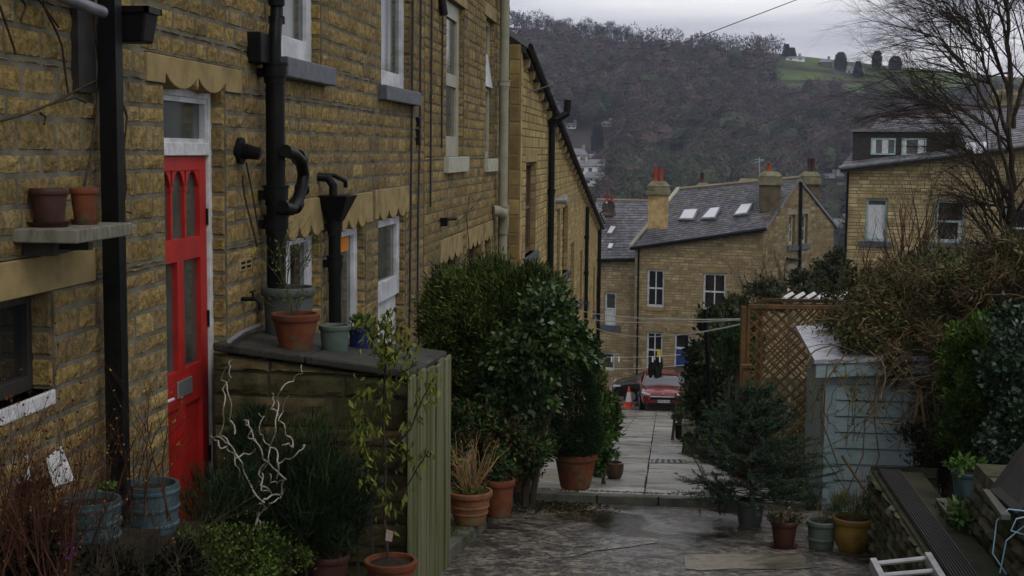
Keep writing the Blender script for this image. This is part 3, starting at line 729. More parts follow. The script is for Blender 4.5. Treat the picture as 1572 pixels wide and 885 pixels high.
# --- red door
dep=.10; u0,u1,vb,vt=7.19,8.23,-2.35,.37; D0=-dep
df=MB(); fw=.055
T.box(df,u0,u0+fw,vb,vt,D0-.06,D0+.02); T.box(df,u1-fw,u1,vb,vt,D0-.06,D0+.02); T.box(df,u0+fw,u1-fw,vt-.075,vt,D0-.06,D0+.02)
ztr=-.045; T.box(df,u0+fw,u1-fw,ztr,ztr+.075,D0-.06,D0+.025)
dfo=df.build('door_frame','white_rough',H1,bevel=.004)
tg=MB(); T.box(tg,u0+fw,u1-fw,ztr+.07,vt-.07,D0-.045,D0-.03); tg.build('pane','glass_gray',dfo)
ti=MB(); 
for (a,b,c,d) in ((u0+fw,u0+fw+.03,ztr+.075,vt-.075),(u1-fw-.03,u1-fw,ztr+.075,vt-.075),(u0+fw+.03,u1-fw-.03,vt-.105,vt-.075),(u0+fw+.03,u1-fw-.03,ztr+.075,ztr+.1)): T.box(ti,a,b,c,d,D0-.04,D0+.008)
ti.build('transom_bead','white',dfo)
a,b=u0+fw+.004,u1-fw-.004; t=ztr-.004; z0=vb+.02; dw=b-a
dr=MB(); o0,o1=D0-.045,D0+.0
st=.115*dw/.9
T.box(dr,a,a+st,z0,t,o0,o1); T.box(dr,b-st,b,z0,t,o0,o1)
zA=-.53; zA2=-.66; zL=-1.30; zL2=-1.52   # rails
iu0,iu1=a+st,b-st
T.box(dr,iu0,iu1,zA2,zA,o0,o1)       # middle rail
T.box(dr,iu0,iu1,zL2,zL,o0,o1)       # lock rail
um=(iu0+iu1)/2; T.box(dr,um-.055,um+.055,zL,zA2,o0,o1)   # muntin
T.box(dr,um-.055,um+.055,z0+.2,zL2,o0,o1); T.box(dr,iu0,iu1,z0,z0+.2,o0,o1)
T.box(dr,iu0,um-.055,z0+.2,zL2,o0+.0,o1-.025); T.box(dr,um+.055,iu1,z0+.2,zL2,o0,o1-.025)
# arched head: panel with three pointed arches cut out (built as strips above the arches)
w3=(iu1-iu0)/3; pw=.028; top=t; spring=-.235; ah=.10
T.box(dr,iu0,iu1,spring+ah+.003,top,o0,o1)
for k in range(3):
    p0=iu0+k*w3+(pw/2 if k else 0); p1=iu0+(k+1)*w3-(pw/2 if k<2 else 0); pm=(p0+p1)/2; hw=(p1-p0)/2
    if k: T.box(dr,iu0+k*w3-pw/2,iu0+k*w3+pw/2,zA,spring,o0,o1-.008)
    N=8
    for sgn in (-1,1):
        for i in range(N):
            fa=i/N; fb=(i+1)/N
            xa=pm+sgn*hw*fa; xb=pm+sgn*hw*fb
            ya=spring+ah*(1-fa**2.1); yb=spring+ah*(1-fb**2.1)
            q=[(xa,ya),(xb,yb),(xb,spring+ah+.003),(xa,spring+ah+.003)]
            if sgn<0: q=[q[1],q[0],q[3],q[2]]
            T.prism(dr,q,o0,o1-.006)
    if k:
        u=iu0+k*w3; T.box(dr,u-pw/2-.004,u+pw/2+.004,spring-.02,spring+.01,o0,o1-.004)
door=dr.build('door','red',H1,bevel=.003); door['label']='bright red panelled door with three arched lights over two long panes'
dg=MB(); T.box(dg,iu0-.01,iu1+.01,zL-.01,top-.02,o0+.008,o0+.016); dg.build('pane','glass_gray',door)
lp=MB(); T.box(lp,um-.10,um+.14,-1.46,-1.36,o1,o1+.012); lp.build('letterbox','steel',door,bevel=.003)
hd=MB(); T.box(hd,a+.03,a+.07,-1.52,-1.34,o1,o1+.008); hd.tube([T.P(a+.05,-1.42,o1+.005),T.P(a+.05,-1.42,o1+.05),T.P(a+.16,-1.42,o1+.055)],.009,8); hd.build('handle','white',door)
for zz in (-.42,-1.05,-1.9): hm=MB(); T.box(hm,b-.012,b+.03,zz-.05,zz+.05,o1-.002,o1+.012); hm.build('hinge','black',door)
# --- windows of house 1
window(H1,T,(4.5,5.79,-1.08,-.64),.15,'wood_dark','glass',False,0,fw=.05,sill='white_rough',sillx=.0,sillh=.07,sillp=.012)
window(H1,T,h_u1,.13,'white','glass_gray',False,0,None,fw=.14,sill='slate_sill',sillx=.12,sillh=.14,sillp=.10)
window(H1,T,h_u2,.13,'white','glass_gray',False,0,None,fw=.13,sill='slate_sill',sillx=.15,sillh=.14,sillp=.09)
window(H1,T,h_gA,.13,'white','glass',False,0,('curtain',.1,.5,.05,.95),fw=.12)
o=window(H1,T,h_gB,.13,'white','glass_gray',True,0,('orange_curtain',.2,.8,.87,.93),fw=.14,name='glazed_door',label='white framed glazed door with orange blind in its upper light')
pm=MB(); T.box(pm,h_gB[0]+.14,h_gB[1]-.14,-2.6,-1.75,-.13,-.095); pm.build('lower_panel','render_blue',o) if 'render_blue' in M else pm.build('lower_panel','white',o)
o=window(H1,T,(h_gC[0],h_gC[1],-1.5,h_gC[3]),.12,'white','glass_gray',False,0,None,fw=.15)
pm=MB(); T.box(pm,h_gC[0]+.0,h_gC[1],-2.3,-1.505,-.14,-.10); pm.build('window_apron','white',H1)
# slots: air brick and iron boot bracket / vents on the wall
q=T.rect(363,397,382,415); ab=MB(); T.box(ab,q[0],q[1],q[2],q[3],.0,.022); abo=ab.build('air_brick','ashlar',H1,bevel=.003)
sl=MB()
for i in range(2):
    for j in range(2):
        ua=q[0]+(q[1]-q[0])*(.12+.46*i); va=q[2]+(q[3]-q[2])*(.18+.4*j); T.box(sl,ua,ua+(q[1]-q[0])*.32,va,va+(q[3]-q[2])*.2,.018,.0235)
sl.build('slot','black',abo)

# --- house 2
H2=thing('terraced_house','second terraced house along with cream sills and the thick cream downpipe','house',(-2.7,19,-3.4))
bw=MB(); mw=MB()
hs=[(16.8,18.3,-.08,1.88),(20.55,21.64,-.12,2.0),(16.5,18.0,-3.0,-1.32),(18.7,20.1,-3.0,-1.3),(20.6,21.3,-3.0,-1.3)]
ll=[(16.4,18.2,-1.32,-1.08,3),(18.6,20.3,-1.3,-1.08,3),(20.5,21.5,-1.3,-1.08,2)]
st2=[tuple(c*1.0 for c in s) for s in STONE]
ll2=[(16.6,18.5,1.88,2.1),(20.35,21.85,2.0,2.22)]
stonewall(bw,mw,T,(15.28,23.62),(-5,3.5),hs+[l[:4] for l in ll]+ll2,ch=.122,bl=(.16,.36),proud=.016,joint=.013,sub=(3,2),stones=st2)
for h in hs: holesides(mw,T,h,.2); jamb(bw,mw,T,h,'far',.15,ch=.13,proud=.008)
T.box(mw,15.27,23.6,-5,3.5,-4,-.33)
bw.build('wall','stone',H2); mw.build('mortar','mortar',H2)
for a,b,c,d,n in ll: lm=MB(); T.prism(lm,scallop(a+.01,b-.01,d-.01,c-.05,a+.15,b-.15,n,.09,.06,False),-.1,.02); lm.build('lintel','ashlar',H2,bevel=.005)
for a,b,c,d in ll2: lm=MB(); T.box(lm,a+.01,b-.01,c+.005,d-.01,-.1,.02); lm.build('lintel','ashlar',H2,bevel=.005)
window(H2,T,hs[0],.12,'cream_frame','glass_gray',True,0,fw=.2,sill='cream_sill',sillx=.14,sillh=.2,sillp=.07)
window(H2,T,hs[1],.14,'cream_frame','glass_gray',True,0,fw=.08,sill='cream_sill',sillx=.12,sillh=.2,sillp=.07)
om=MB(); om.slab([T.P(20.6,.98,-.02),T.P(21.6,.98,-.02),T.P(21.6,1.5,-.1),T.P(20.6,1.5,-.1)],.04,dirv=(-1,0,0)); om.build('open_sash','white',H2)
for h in hs[2:]: window(H2,T,h,.14,'brown_wood','glass',False,0,fw=.08)
rm=MB(); rm.slab([(-2.35,15.27,3.35),(-2.35,23.55,3.35),(-6.7,23.55,6.5),(-6.7,15.27,6.5)],.12); rm.build('roof','slate_plain',H2)

# --- sloping far terrace, four houses
def vtop(u): return 1.66-.159*(u-23.6)
cuts=[23.6,31.0,38.8,46.4,53.7]
labs=['terraced house right after the thick cream downpipe, tallest of the sloping row','second house of the sloping row, between the first and second black downpipes','third house of the sloping row, behind the top of the big green shrub','last terraced house at the foot of the sloping row, by the satellite dish']
fh=[[(24.65,26.65,-1.94,-.2),(24.5,26.5,-5.6,-3.9),(29.8,30.6,-3.2,-.9)],[(32.1,33.0,-3.2,-1.35),(33.9,35.8,-3.1,-1.39),(37.0,38.5,-4.25,-2.5)],[(41.4,42.4,-4.6,-3.0),(43.9,45.6,-5.0,-3.3)],[(49.4,50.6,-5.9,-4.2),(51.6,52.9,-6.3,-4.7)]]
for k in range(4):
    a,b=cuts[k],cuts[k+1]; H=thing('terraced_house',labs[k],'house',(-2.5,(a+b)/2,zf((a+b)/2)))
    bw=MB(); mw=MB(); 
    stonewall(bw,mw,T2,(a,b-.02),(-6.2-.155*(a-23),vtop(a)+.01),fh[k],ch=.14,bl=(.2,.45),proud=.014,joint=.012,sub=(1,1),top=vtop,stones=[(.36,.275,.11),(.33,.25,.095),(.39,.30,.13),(.30,.225,.10)])
    for h in fh[k]:
        holesides(mw,T2,h,.18); jamb(bw,mw,T2,h,'far',.16,ch=.15)
    T2.prism(mw,[(a,-6.2-.155*(a-23)),(b-.02,-6.2-.155*(a-23)),(b-.02,vtop(b)),(a,vtop(a))],-4.2,-.33)
    if k==0:
        G=Face((-2.7,23.6,0),(1,0,0),(0,-1,0)); stonewall(bw,mw,G,(0,.215),(-6.2,1.82),(),ch=.27,bl=(.2,.22),sub=(1,1),proud=.012)
        for v in [i*.29 for i in range(-20,6)]:
            T2.box(bw,23.6,23.6+(.32 if int(v*10)%2 else .2),v,v+.27,-.1,.025,(.36,.27,.12))
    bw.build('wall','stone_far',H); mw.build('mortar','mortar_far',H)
    for h in fh[k]: window(H,T2,h,.15,'brown_wood','glass',True,0,fw=.07,sill='slate_sill',sillx=.12,sillh=.16,sillp=.08,low=True)
    for h in fh[k]: lm=MB(); T2.box(lm,h[0]-.15,h[1]+.15,h[3],h[3]+.22,-.1,.018); lm.build('lintel','ashlar',H)
    rm=MB(); rm.slab([(-2.37,a,vtop(a)+.2),(-2.37,b,vtop(b)+.2),(-6.6,b,vtop(b)+3.0),(-6.6,a,vtop(a)+3.0)],.1); ro=rm.build('roof','slate_plain',H)
    gm=MB(); gm.hexa([(-2.5,a,vtop(a)+.02),(-2.40,a,vtop(a)+.02),(-2.40,b,vtop(b)+.02),(-2.5,b,vtop(b)+.02),(-2.5,a,vtop(a)+.12),(-2.40,a,vtop(a)+.12),(-2.40,b,vtop(b)+.12),(-2.5,b,vtop(b)+.12)]); gm.build('eave_board','wood_dark',H)
    gm=MB(); gm.tube([(-2.34,a+.05,vtop(a+.05)+.13),(-2.34,b-.05,vtop(b-.05)+.13)],.06,8); gm.build('gutter','blackpl',H)
    u=a+.5
    while u<b: gm=MB(); gm.hexa([(-2.5,u,vtop(u)-.18),(-2.40,u,vtop(u)-.1),(-2.40,u+.14,vtop(u)-.12),(-2.5,u+.14,vtop(u)-.2),(-2.5,u,vtop(u)+.02),(-2.38,u,vtop(u)+.02),(-2.38,u+.14,vtop(u)),(-2.5,u+.14,vtop(u))]); gm.build('corbel','ashlar',H); u+=.95

# --- pipes
def collars(mb,pts,r,n=12):
    for p,h in pts: mb.tube([(p[0],p[1],p[2]-h/2),(p[0],p[1],p[2]+h/2)],r,n)
def vpipe(name,label,px,y0,y1,X,r,m,cy=(),sq=False,parent_thing=None,cap=None):
    a=atX(px,y0,X); Y=atX(px,(y0+y1)/2,X).y; t=atY(px,y0,Y).z; b=atY(px,y1,Y).z
    o=thing(name,label,'pipe',(X,Y,b)); mb=MB()
    if sq: mb.box(X-r,X+r,Y-r,Y+r,b,t)
    else: mb.tube([(X,Y,b),(X,Y,t)],r,16)
    mb.build('pipe',m,o,smooth=not sq)
    for c in cy:
        z=atY(px,c,Y).z; c_=MB()
        if sq: c_.box(X-r*1.25,X+r*1.25,Y-r*1.25,Y+r*1.25,z-.03,z+.03)
        else:
            c_.tube([(X,Y,z-.07),(X,Y,z-.03)],r*1.12,16); c_.tube([(X,Y,z-.03),(X,Y,z+.05)],r*1.28,16); c_.tube([(X,Y,z+.05),(X,Y,z+.065)],r*1.42,16)
            c_.box(-2.72,X,Y-.03,Y+.03,z-.03,z+.03)
        c_.build('collar',m,o,smooth=not sq)
    return o,Y
o,Yp=vpipe('drainpipe','square black drainpipe left of the red door, under the box gutter hopper',175,-60,790,-2.60,.042,'black',(760,),sq=True)
hp=MB(); a=T.uv(181,20); 
Yp2=6.37; hp.hexa([(-2.66,Yp2+.01,.50),(-2.49,Yp2+.01,.50),(-2.49,Yp2+.15,.50),(-2.66,Yp2+.15,.50),(-2.68,Yp2,.655),(-2.465,Yp2,.655),(-2.465,Yp2+.17,.655),(-2.68,Yp2+.17,.655)]); hp.build('hopper','blackpl',o,bevel=.01)
hr=MB(); 
for (x0,x1,y0,y1) in ((-2.69,-2.455,Yp2-.01,Yp2+.01),(-2.69,-2.455,Yp2+.16,Yp2+.18),(-2.475,-2.455,Yp2-.01,Yp2+.18)): hr.box(x0,x1,y0,y1,.64,.67)
hr.build('hopper_rim','blackpl',o)
br=MB(); br.box(-2.72,-2.66,Yp-.22,Yp-.03,.25,.70); br.build('shade_strip','wood_dark',o)  # dark slab put in to draw the shadowy strip left of the pipe
# porch gutter, top left
gt=thing('gutter','thin pipe gutter running into the square drainpipe at the top left','gutter',(-2.55,5.8,.75))
gb=MB(); gb.tube([atX(60,-22,-2.5),atX(100,-3,-2.52),atX(157,19,-2.56)],.028,10); gb.build('channel','lead',gt,smooth=True)
gb=MB(); gb.box(-2.72,-2.60,4.3,6.25,.72,.85); gb.build('fascia','wood_dark',gt)
o,Ys=vpipe('soil_stack','thick black cast iron soil stack with side branches beside the air brick',424,105,640,-2.58,.064,'black',(112,300,345))
sb=MB(); zt=atY(424,105,Ys).z
sb.tube([(-2.58,Ys,zt-.02),(-2.58,Ys,zt+.16),(-2.585,Ys+.03,zt+.24),(-2.60,Ys+.12,zt+.36),(-2.60,Ys+.13,zt+.8),(-2.60,Ys+.13,zt+1.6)],.043,14); sb.build('upper_pipe','black',o,smooth=True)
for zz in (.30,.42): c_=MB(); c_.tube([(-2.60,Ys+.12,zt+zz),(-2.60,Ys+.12,zt+zz+.05)],.055,14); c_.build('collar','black',o,smooth=True)
sb=MB(); sb.box(-2.72,-2.60,Ys-.24,Ys-.02,zt+.02,zt+.22); sb.build('wall_bracket','black',o,bevel=.01)
# looping branch
a=atX(438,332,-2.52); sb=MB()
pp=[(434,318),(447,322),(457,308),(463,290),(466,268),(462,248),(450,236),(438,232)]
sb.tube([atX(x,y,-2.50+.004*i) for i,(x,y) in enumerate(pp)],[.042]*len(pp),14); sb.build('branch_pipe','black',o,smooth=True)
for (x,y,x2,y2) in ((456,312,452,318),(464,288,463,293),(462,246,457,241)): c_=MB(); c_.tube([atX(x,y,-2.5),atX(x2,y2,-2.5)],.053,14); c_.build('collar','black',o,smooth=True)
pr=MB(); pr.tube([atX(438,232,-2.5),atX(466,240,-2.48)],.018,8); pr.build('outlet_rod','black',o)
# hopper pipe by the glazed door
o,Yh=vpipe('hopper_pipe','black drainpipe with open funnel hopper left of the glazed door',514,338,600,-2.60,.05,'black',(350,405))
fh_=MB(); z1=atY(514,300,Yh).z; z0=atY(514,340,Yh).z
fh_.hexa([(-2.66,Yh-.06,z0),(-2.54,Yh-.06,z0),(-2.54,Yh+.07,z0),(-2.66,Yh+.07,z0),(-2.70,Yh-.17,z1),(-2.46,Yh-.17,z1),(-2.46,Yh+.22,z1),(-2.70,Yh+.22,z1)]); fh_.build('funnel','black',o,bevel=.008)
wp=MB(); wp.tube([T.P(Yh-.12,z1-.02,.12),T.P(Yh-.12,z1+.08,.12),T.P(Yh-.14,z1+.14,.08),T.P(Yh-.16,z1+.15,-.01)],.035,10); wp.build('waste_bend','black',o,smooth=True)
wp=MB(); wp.tube([T.P(Yh-.02,z1+.16,-.01),T.P(Yh+.0,z1+.155,.10),T.P(Yh+.12,z1+.11,.16),T.P(Yh+.13,z1+.06,.16)],.018,8); wp.build('overflow_pipe','black',o,smooth=True)
# thick cream downpipe
o,Yc=vpipe('downpipe','thick cream downpipe with an offset elbow at the end of the near terrace',773,-40,440,-2.56,.075,'pipe_cream',(130,322))
eb=MB(); zb=atY(766,330,Yc).z
eb.tube([T.P(Yc-.35,zb+.08,.02),T.P(Yc-.3,zb+.07,.1),T.P(Yc-.12,zb+.02,.16),T.P(Yc-.03,zb-.12,.16),T.P(Yc-.02,zb-.3,.14)],.085,12); eb.build('elbow','pipe_cream',o,smooth=True)
# black downpipes on the sloping row
for px,y0,y1,r,lab,cyl in ((846,190,450,.07,'first black downpipe on the sloping row, with the tall hopper at the eave',(295,)),(900,318,560,.06,'middle black downpipe on the sloping row',(365,420)),(919,340,590,.07,'last black downpipe, near the foot of the sloping row',(400,))):
    o,Yq=vpipe('downpipe',lab,px,y0,y1,-2.4,r,'black',cyl)
    if px==846:
        hb=MB(); z=atY(846,190,Yq).z; hb.hexa([(-2.47,Yq-.1,z-.05),(-2.33,Yq-.1,z-.05),(-2.33,Yq+.1,z-.05),(-2.47,Yq+.1,z-.05),(-2.5,Yq-.16,z+.1),(-2.28,Yq-.16,z+.1),(-2.28,Yq+.16,z+.1),(-2.5,Yq+.16,z+.1)]); hb.tube([(-2.38,Yq,z+.05),(-2.1,Yq+.1,z+.22),(-2.08,Yq+.12,z+.5)],.085,10); hb.build('hopper','black',o)
# wall fittings on house 1
def fit(name,label,cat,loc): return thing(name,label,cat,loc)
p=atX(368,232,-2.68); o=fit('wall_vent','black round flue terminal on the wall beside the soil stack','vent',p)
m=MB(); m.tube([(-2.70,p.y,p.z),(-2.66,p.y,p.z)],.085,20); m.build('flange','blackpl',o,smooth=True)
m=MB(); 
for i in range(5): m.tube([(-2.66+.022*i,p.y,p.z-.004*i),(-2.645+.022*i,p.y,p.z-.004*i)],.052-.003*i,16)
m.tube([(-2.67,p.y,p.z),(-2.55,p.y+.01,p.z-.015)],.036,14); m.build('spout','blackpl',o,smooth=True)
p=atX(378,458,-2.68); o=fit('garden_tap','black outside tap on the wall above the coal store','tap',p)
m=MB(); m.tube([(-2.72,p.y-.05,p.z),(-2.60,p.y-.05,p.z),(-2.57,p.y-.05,p.z-.03),(-2.57,p.y-.05,p.z-.07)],.014,8); m.build('spout','black',o,smooth=True)
m=MB(); m.tube([(-2.62,p.y-.05,p.z),(-2.62,p.y-.05,p.z+.05)],.008,6); m.tube([(-2.62,p.y-.1,p.z+.05),(-2.62,p.y+.0,p.z+.05)],.008,6); m.build('lever','black',o)
m=MB(); m.tube([atX(352,524,-2.5),atX(372,510,-2.56),atX(398,500,-2.64)],.014,8); tag(m.build('waste_pipe','steel',smooth=True,off=atX(372,510,-2.56)),'grey bent waste pipe low on the wall beside the dark tub','pipe')
p=atX(680,341,-2.66); o=fit('overflow_spout','small black overflow spout between the cables and the cream-silled window','spout',p); m=MB(); m.box(-2.72,-2.60,p.y-.06,p.y+.06,p.z-.05,p.z+.05); m.build('body','blackpl',o); m=MB(); m.tube([(-2.62,p.y,p.z+.03),(-2.50,p.y+.05,p.z+.04)],.02,6); m.build('spout','blackpl',o)
for i,(pts,lab) in enumerate([([(634,-5),(633,120),(630,380),(628,540)],'leftmost black cable running down the wall beside the slate-silled window'),([(646,-5),(645,180),(642,330),(641,460),(644,545)],'second black cable, the one with inline boxes'),([(663,-5),(662,140),(661,318)],'third black cable, ending at mid wall'),([(680,0),(679,110),(678,228)],'short right-hand black cable hanging beside the cream-silled window')]):
    m=MB(); m.tube([atX(x,y,-2.665) for x,y in pts],.012,5); tag(m.build('wall_cable','wire',off=atX(*pts[-1],-2.665)),lab,'cable')
m=MB(); p=atX(644,186,-2.66); m.box(-2.70,-2.645,p.y-.05,p.y+.05,p.z-.06,p.z+.04); m.box(-2.70,-2.645,p.y-.05,p.y+.05,p.z-.26,p.z-.09); tag(m.build('cable_box','blackpl',off=p,bevel=.01),'small black inline box on the second wall cable','junction box')
# spotlight on third cable top
p=atX(682,8,-2.62); m=MB(); m.tube([(-2.66,p.y,p.z+.12),(-2.62,p.y,p.z-.12)],.05,10); tag(m.build('wall_lamp','blackpl',off=p,smooth=True),'small black fitting high on the wall left of the tall cream sash','lamp')
# satellite-side vent on sloping row
p=atX(858,308,-2.42); m=MB(); m.tube([(-2.5,p.y,p.z),(-2.25,p.y,p.z)],.09,12); m.tube([(-2.27,p.y,p.z),(-2.22,p.y,p.z)],.14,12); tag(m.build('flue','steel',off=p,smooth=True),'grey flue stub beside the first black downpipe of the sloping row','flue')

M['slab_dark'] = wetmat('dark_slab', (.014,.015,.011), (.045,.043,.03), 9, 2, .9, .5, .8, moss=(.022,.032,.011))
# --- coal store / masonry outhouse with slab top
cy0,cy1,cx1=7.98,9.15,-1.5
CS=thing('outhouse','low mossy stone outhouse with flagstone top beyond the red door, pots standing on it','outhouse',(-2.1,8.5,-2.8))
F1=Face((-2.7,cy0,0),(1,0,0),(0,-1,0)); bw=MB(); mw=MB()
stonewall(bw,mw,F1,(0,1.2),(-3,-1.2),(),ch=.155,bl=(.3,.6),proud=.018,joint=.01,sub=(6,4),stones=[(.11,.085,.045),(.085,.07,.036),(.13,.10,.05),(.07,.06,.03)],top=lambda u:-1.235-.115*u)
F2=Face((cx1,0,0),(0,1,0),(1,0,0)); stonewall(bw,mw,F2,(cy0,cy1),(-3.1,-1.42),(),ch=.155,bl=(.25,.5),stones=[(.15,.12,.06)])
mw.box(-2.7,cx1-.01,cy0+.01,cy1,-3.2,-1.43)
bw.build('wall','stone_moss',CS); mw.build('mortar','mortar_dark',CS)
tp=MB(); tz=lambda x,y: -1.17-.115*(x+2.7)-.05*(y-8)
for (xa,xb) in ((-2.69,-2.13),(-2.12,-1.46)):
    q=[(xa,cy0-.05),(xb,cy0-.05),(xb,cy1+.05),(xa,cy1+.05)]; tp.hexa([(x,y,tz(x,y)-.05) for x,y in q]+[(x,y,tz(x,y)) for x,y in q])
tp.build('top_slab','slab_dark',CS,bevel=.012)
# board fence on its street side
FN=thing('board_fence','short fence of upright mossy boards closing the street side of the outhouse','fence',(-1.45,8.4,-2.7))
y=7.72; k=0
while y<9.2:
    wdt=R.uniform(.15,.19); m=MB(); zt=tz(-1.45,y)-.005+R.uniform(-.012,.012)-.02; x0=-1.455+(.012 if k%2 else 0)+R.uniform(-.004,.004)
    m.box(x0,x0+.022,y,y+wdt-.012,-2.95,zt); m.build('board','fence',FN,bevel=.004); y+=wdt; k+=1
for z in (-1.7,-2.5): m=MB(); m.box(-1.495,-1.457,7.75,9.15,z,z+.08); m.build('rail','wood_grey',FN)
# shelf left with two pots
p0=atX(0,352,-2.69); q=T.uv(10,350); e1=T.uv(166,345)
SH=thing('wall_shelf','mossy stone shelf on the wall left of the square drainpipe holding two clay pots','shelf',(-2.6,6.0,-.36))
m=MB(); m.box(-2.70,-2.41,5.42,6.02,-.40,-.342); m.build('board','wood_grey',SH,bevel=.006)
for yy in (5.5,5.85): m=MB(); m.box(-2.70,-2.55,yy,yy+.05,-.46,-.402); m.build('bracket','slab_dark',SH)

# ================================================================== FAR STONE HOUSE (across the street end)
def slates(mb,a,b,c,d,rows,cols,th=.012,cl=((.10,.10,.12),(.13,.13,.15),(.085,.085,.10),(.15,.145,.15)),rn=R):
    """a,b eave ends; d,c ridge ends. overlapping slates laid in rows"""
    a,b,c,d=[V(p) for p in (a,b,c,d)]; n=(b-a).cross(d-a).normalized(); 
    if n.z<0: n=-n
    for r in range(rows):
        t0=r/rows; t1=min(1,(r+1.12)/rows); off=.5*(r%2)
        for k in range(-1,cols+1):
            s0=(k+off)/cols; s1=(k+1+off)/cols
            s0=max(0,s0+.02/cols); s1=min(1,s1-.02/cols)
            if s1<=s0: continue
            P=lambda s,t,h: (a.lerp(b,s)).lerp(d.lerp(c,s),t)+n*h
            q=rn.uniform(.8,1.2); col_=tuple(x*q for x in rn.choice(cl)); h0=th*rn.uniform(1.2,2.2)
            mb.add([P(s0,t0,h0),P(s1,t0,h0),P(s1,t1,.002),P(s0,t1,.002),P(s0,t0,-.002),P(s1,t0,-.002)],[(0,1,2,3),(4,5,1,0)],col_)
STF=[(.37,.29,.155),(.33,.25,.13),(.40,.32,.18),(.29,.225,.12),(.36,.30,.19)]
cor=atY(1165,600,62); HN=Face((cor.x,62,0),(math.cos(.25),-math.sin(.25),0),(-math.sin(.25),-math.cos(.25),0))
HG=Face((cor.x,62,0),(.53,.848,0),(.848,-.53,0))
HS=thing('stone_house','stone house across the street end with three roof lights in a row and two chimneys','house',(cor.x,62,zf(62)))
uL,vL=HN.uv(975,382); vR=HN.uv(1165,352)[1]
topH=lambda u: vL+(vR-vL)*(u-uL)/(0-uL)
zb=zf(62)-.6
wins=[HN.rect(993,414,1019.5,472),HN.rect(1079,420,1114,477),HN.rect(992,510,1017,566),HN.rect(1035,512,1058.5,574)]
bw=MB(); mw=MB(); LI=[]
for h in wins: LI.append((h[0]-.2,h[1]+.2,h[3],h[3]+.22)); 
stonewall(bw,mw,HN,(uL,0),(zb,vR+.1),wins+LI,ch=.135,bl=(.22,.5),proud=.01,joint=.012,sub=(1,1),top=topH,stones=STF)
for h in wins: holesides(mw,HN,h,.16)
HN.prism(mw,[(uL,zb),(-.3,zb),(-.3,topH(-.3)),(uL,vL)],-3,-.3)
def gv(px,py): return HG.uv(px,py)
gl=[gv(1165,352),gv(1225,276),gv(1280,346)]
def topG(u):
    pts=gl
    for (a,va),(b,vb) in zip(pts,pts[1:]):
        if a<=u<=b: return va+(vb-va)*(u-a)/(b-a)
    return pts[-1][1] if u>pts[-1][0] else pts[0][1]
gw=[HG.rect(1211,330,1220,376),HG.rect(1230.5,329,1239.5,374),HG.rect(1209,414,1217,447),HG.rect(1228,412,1236,446)]
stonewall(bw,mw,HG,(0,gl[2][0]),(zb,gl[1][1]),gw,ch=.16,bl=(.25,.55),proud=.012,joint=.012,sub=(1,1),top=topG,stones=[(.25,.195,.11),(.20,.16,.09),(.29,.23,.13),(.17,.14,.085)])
for h in gw: holesides(mw,HG,h,.2)
HG.prism(mw,[(.3,zb),(gl[2][0],zb),gl[2],gl[1],(.3,topG(.3))],-3,-.32)
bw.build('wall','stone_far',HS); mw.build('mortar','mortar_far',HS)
for a in LI: lm=MB(); HN.box(lm,a[0]+.01,a[1]-.01,a[2]+.01,a[3],-.1,.012); lm.build('lintel','ashlar',HS)
for h in gw: lm=MB(); HG.box(lm,h[0]-.15,h[1]+.15,h[3]+.003,h[3]+.25,-.1,.02); lm.build('lintel','stone_plain',HS)
window(HS,HN,wins[0],.13,'white','glass',True,1,fw=.09,low=True,sill='ashlar',sillx=.15,sillh=.16,sillp=.05)
window(HS,HN,wins[1],.13,'white','glass',True,1,fw=.09,low=True,sill='ashlar',sillx=.15,sillh=.16,sillp=.05)
o=window(HS,HN,wins[2],.13,'white','glass',True,1,fw=.09,low=True); ym=MB(); q=HN.rect(1008,537,1015,549); HN.box(ym,q[0],q[1],q[2],q[3],-.09,-.075); M['yellow']=mat('yellow_card',(.6,.5,.02),.6); ym.build('notice','yellow',o)
o=window(HS,HN,(wins[3][0],wins[3][1],HN.uv(1047,537)[1],wins[3][3]),.13,'white','glass',False,0,fw=.08,low=True,name='fanlight')
dm=MB(); h=wins[3]; HN.box(dm,h[0]+.07,h[1]-.05,h[2],HN.uv(1047,538)[1],-.12,-.07); bd=dm.build('door','blue_door',HS); bd['label']='dark blue door under a wide fanlight'
dm=MB(); HN.box(dm,h[0],h[0]+.07,h[2],HN.uv(1047,538)[1],-.12,-.05); dm.build('door_post','white',bd)
for h in gw[:2]: window(HS,HG,h,.18,'cream_frame','glass_gray',True,0,('curtain',.1,.6,.0,.7),fw=.12,low=True)
for h in gw[2:]: window(HS,HG,h,.18,'white','glass_gray',True,0,('curtain',.2,.8,.3,.9),fw=.1,low=True)
sm=MB(); q=HG.rect(1208,376,1241,384); HG.box(sm,q[0],q[1],q[2],q[3],-.1,.08); sm.build('sill','slate_sill',HS)
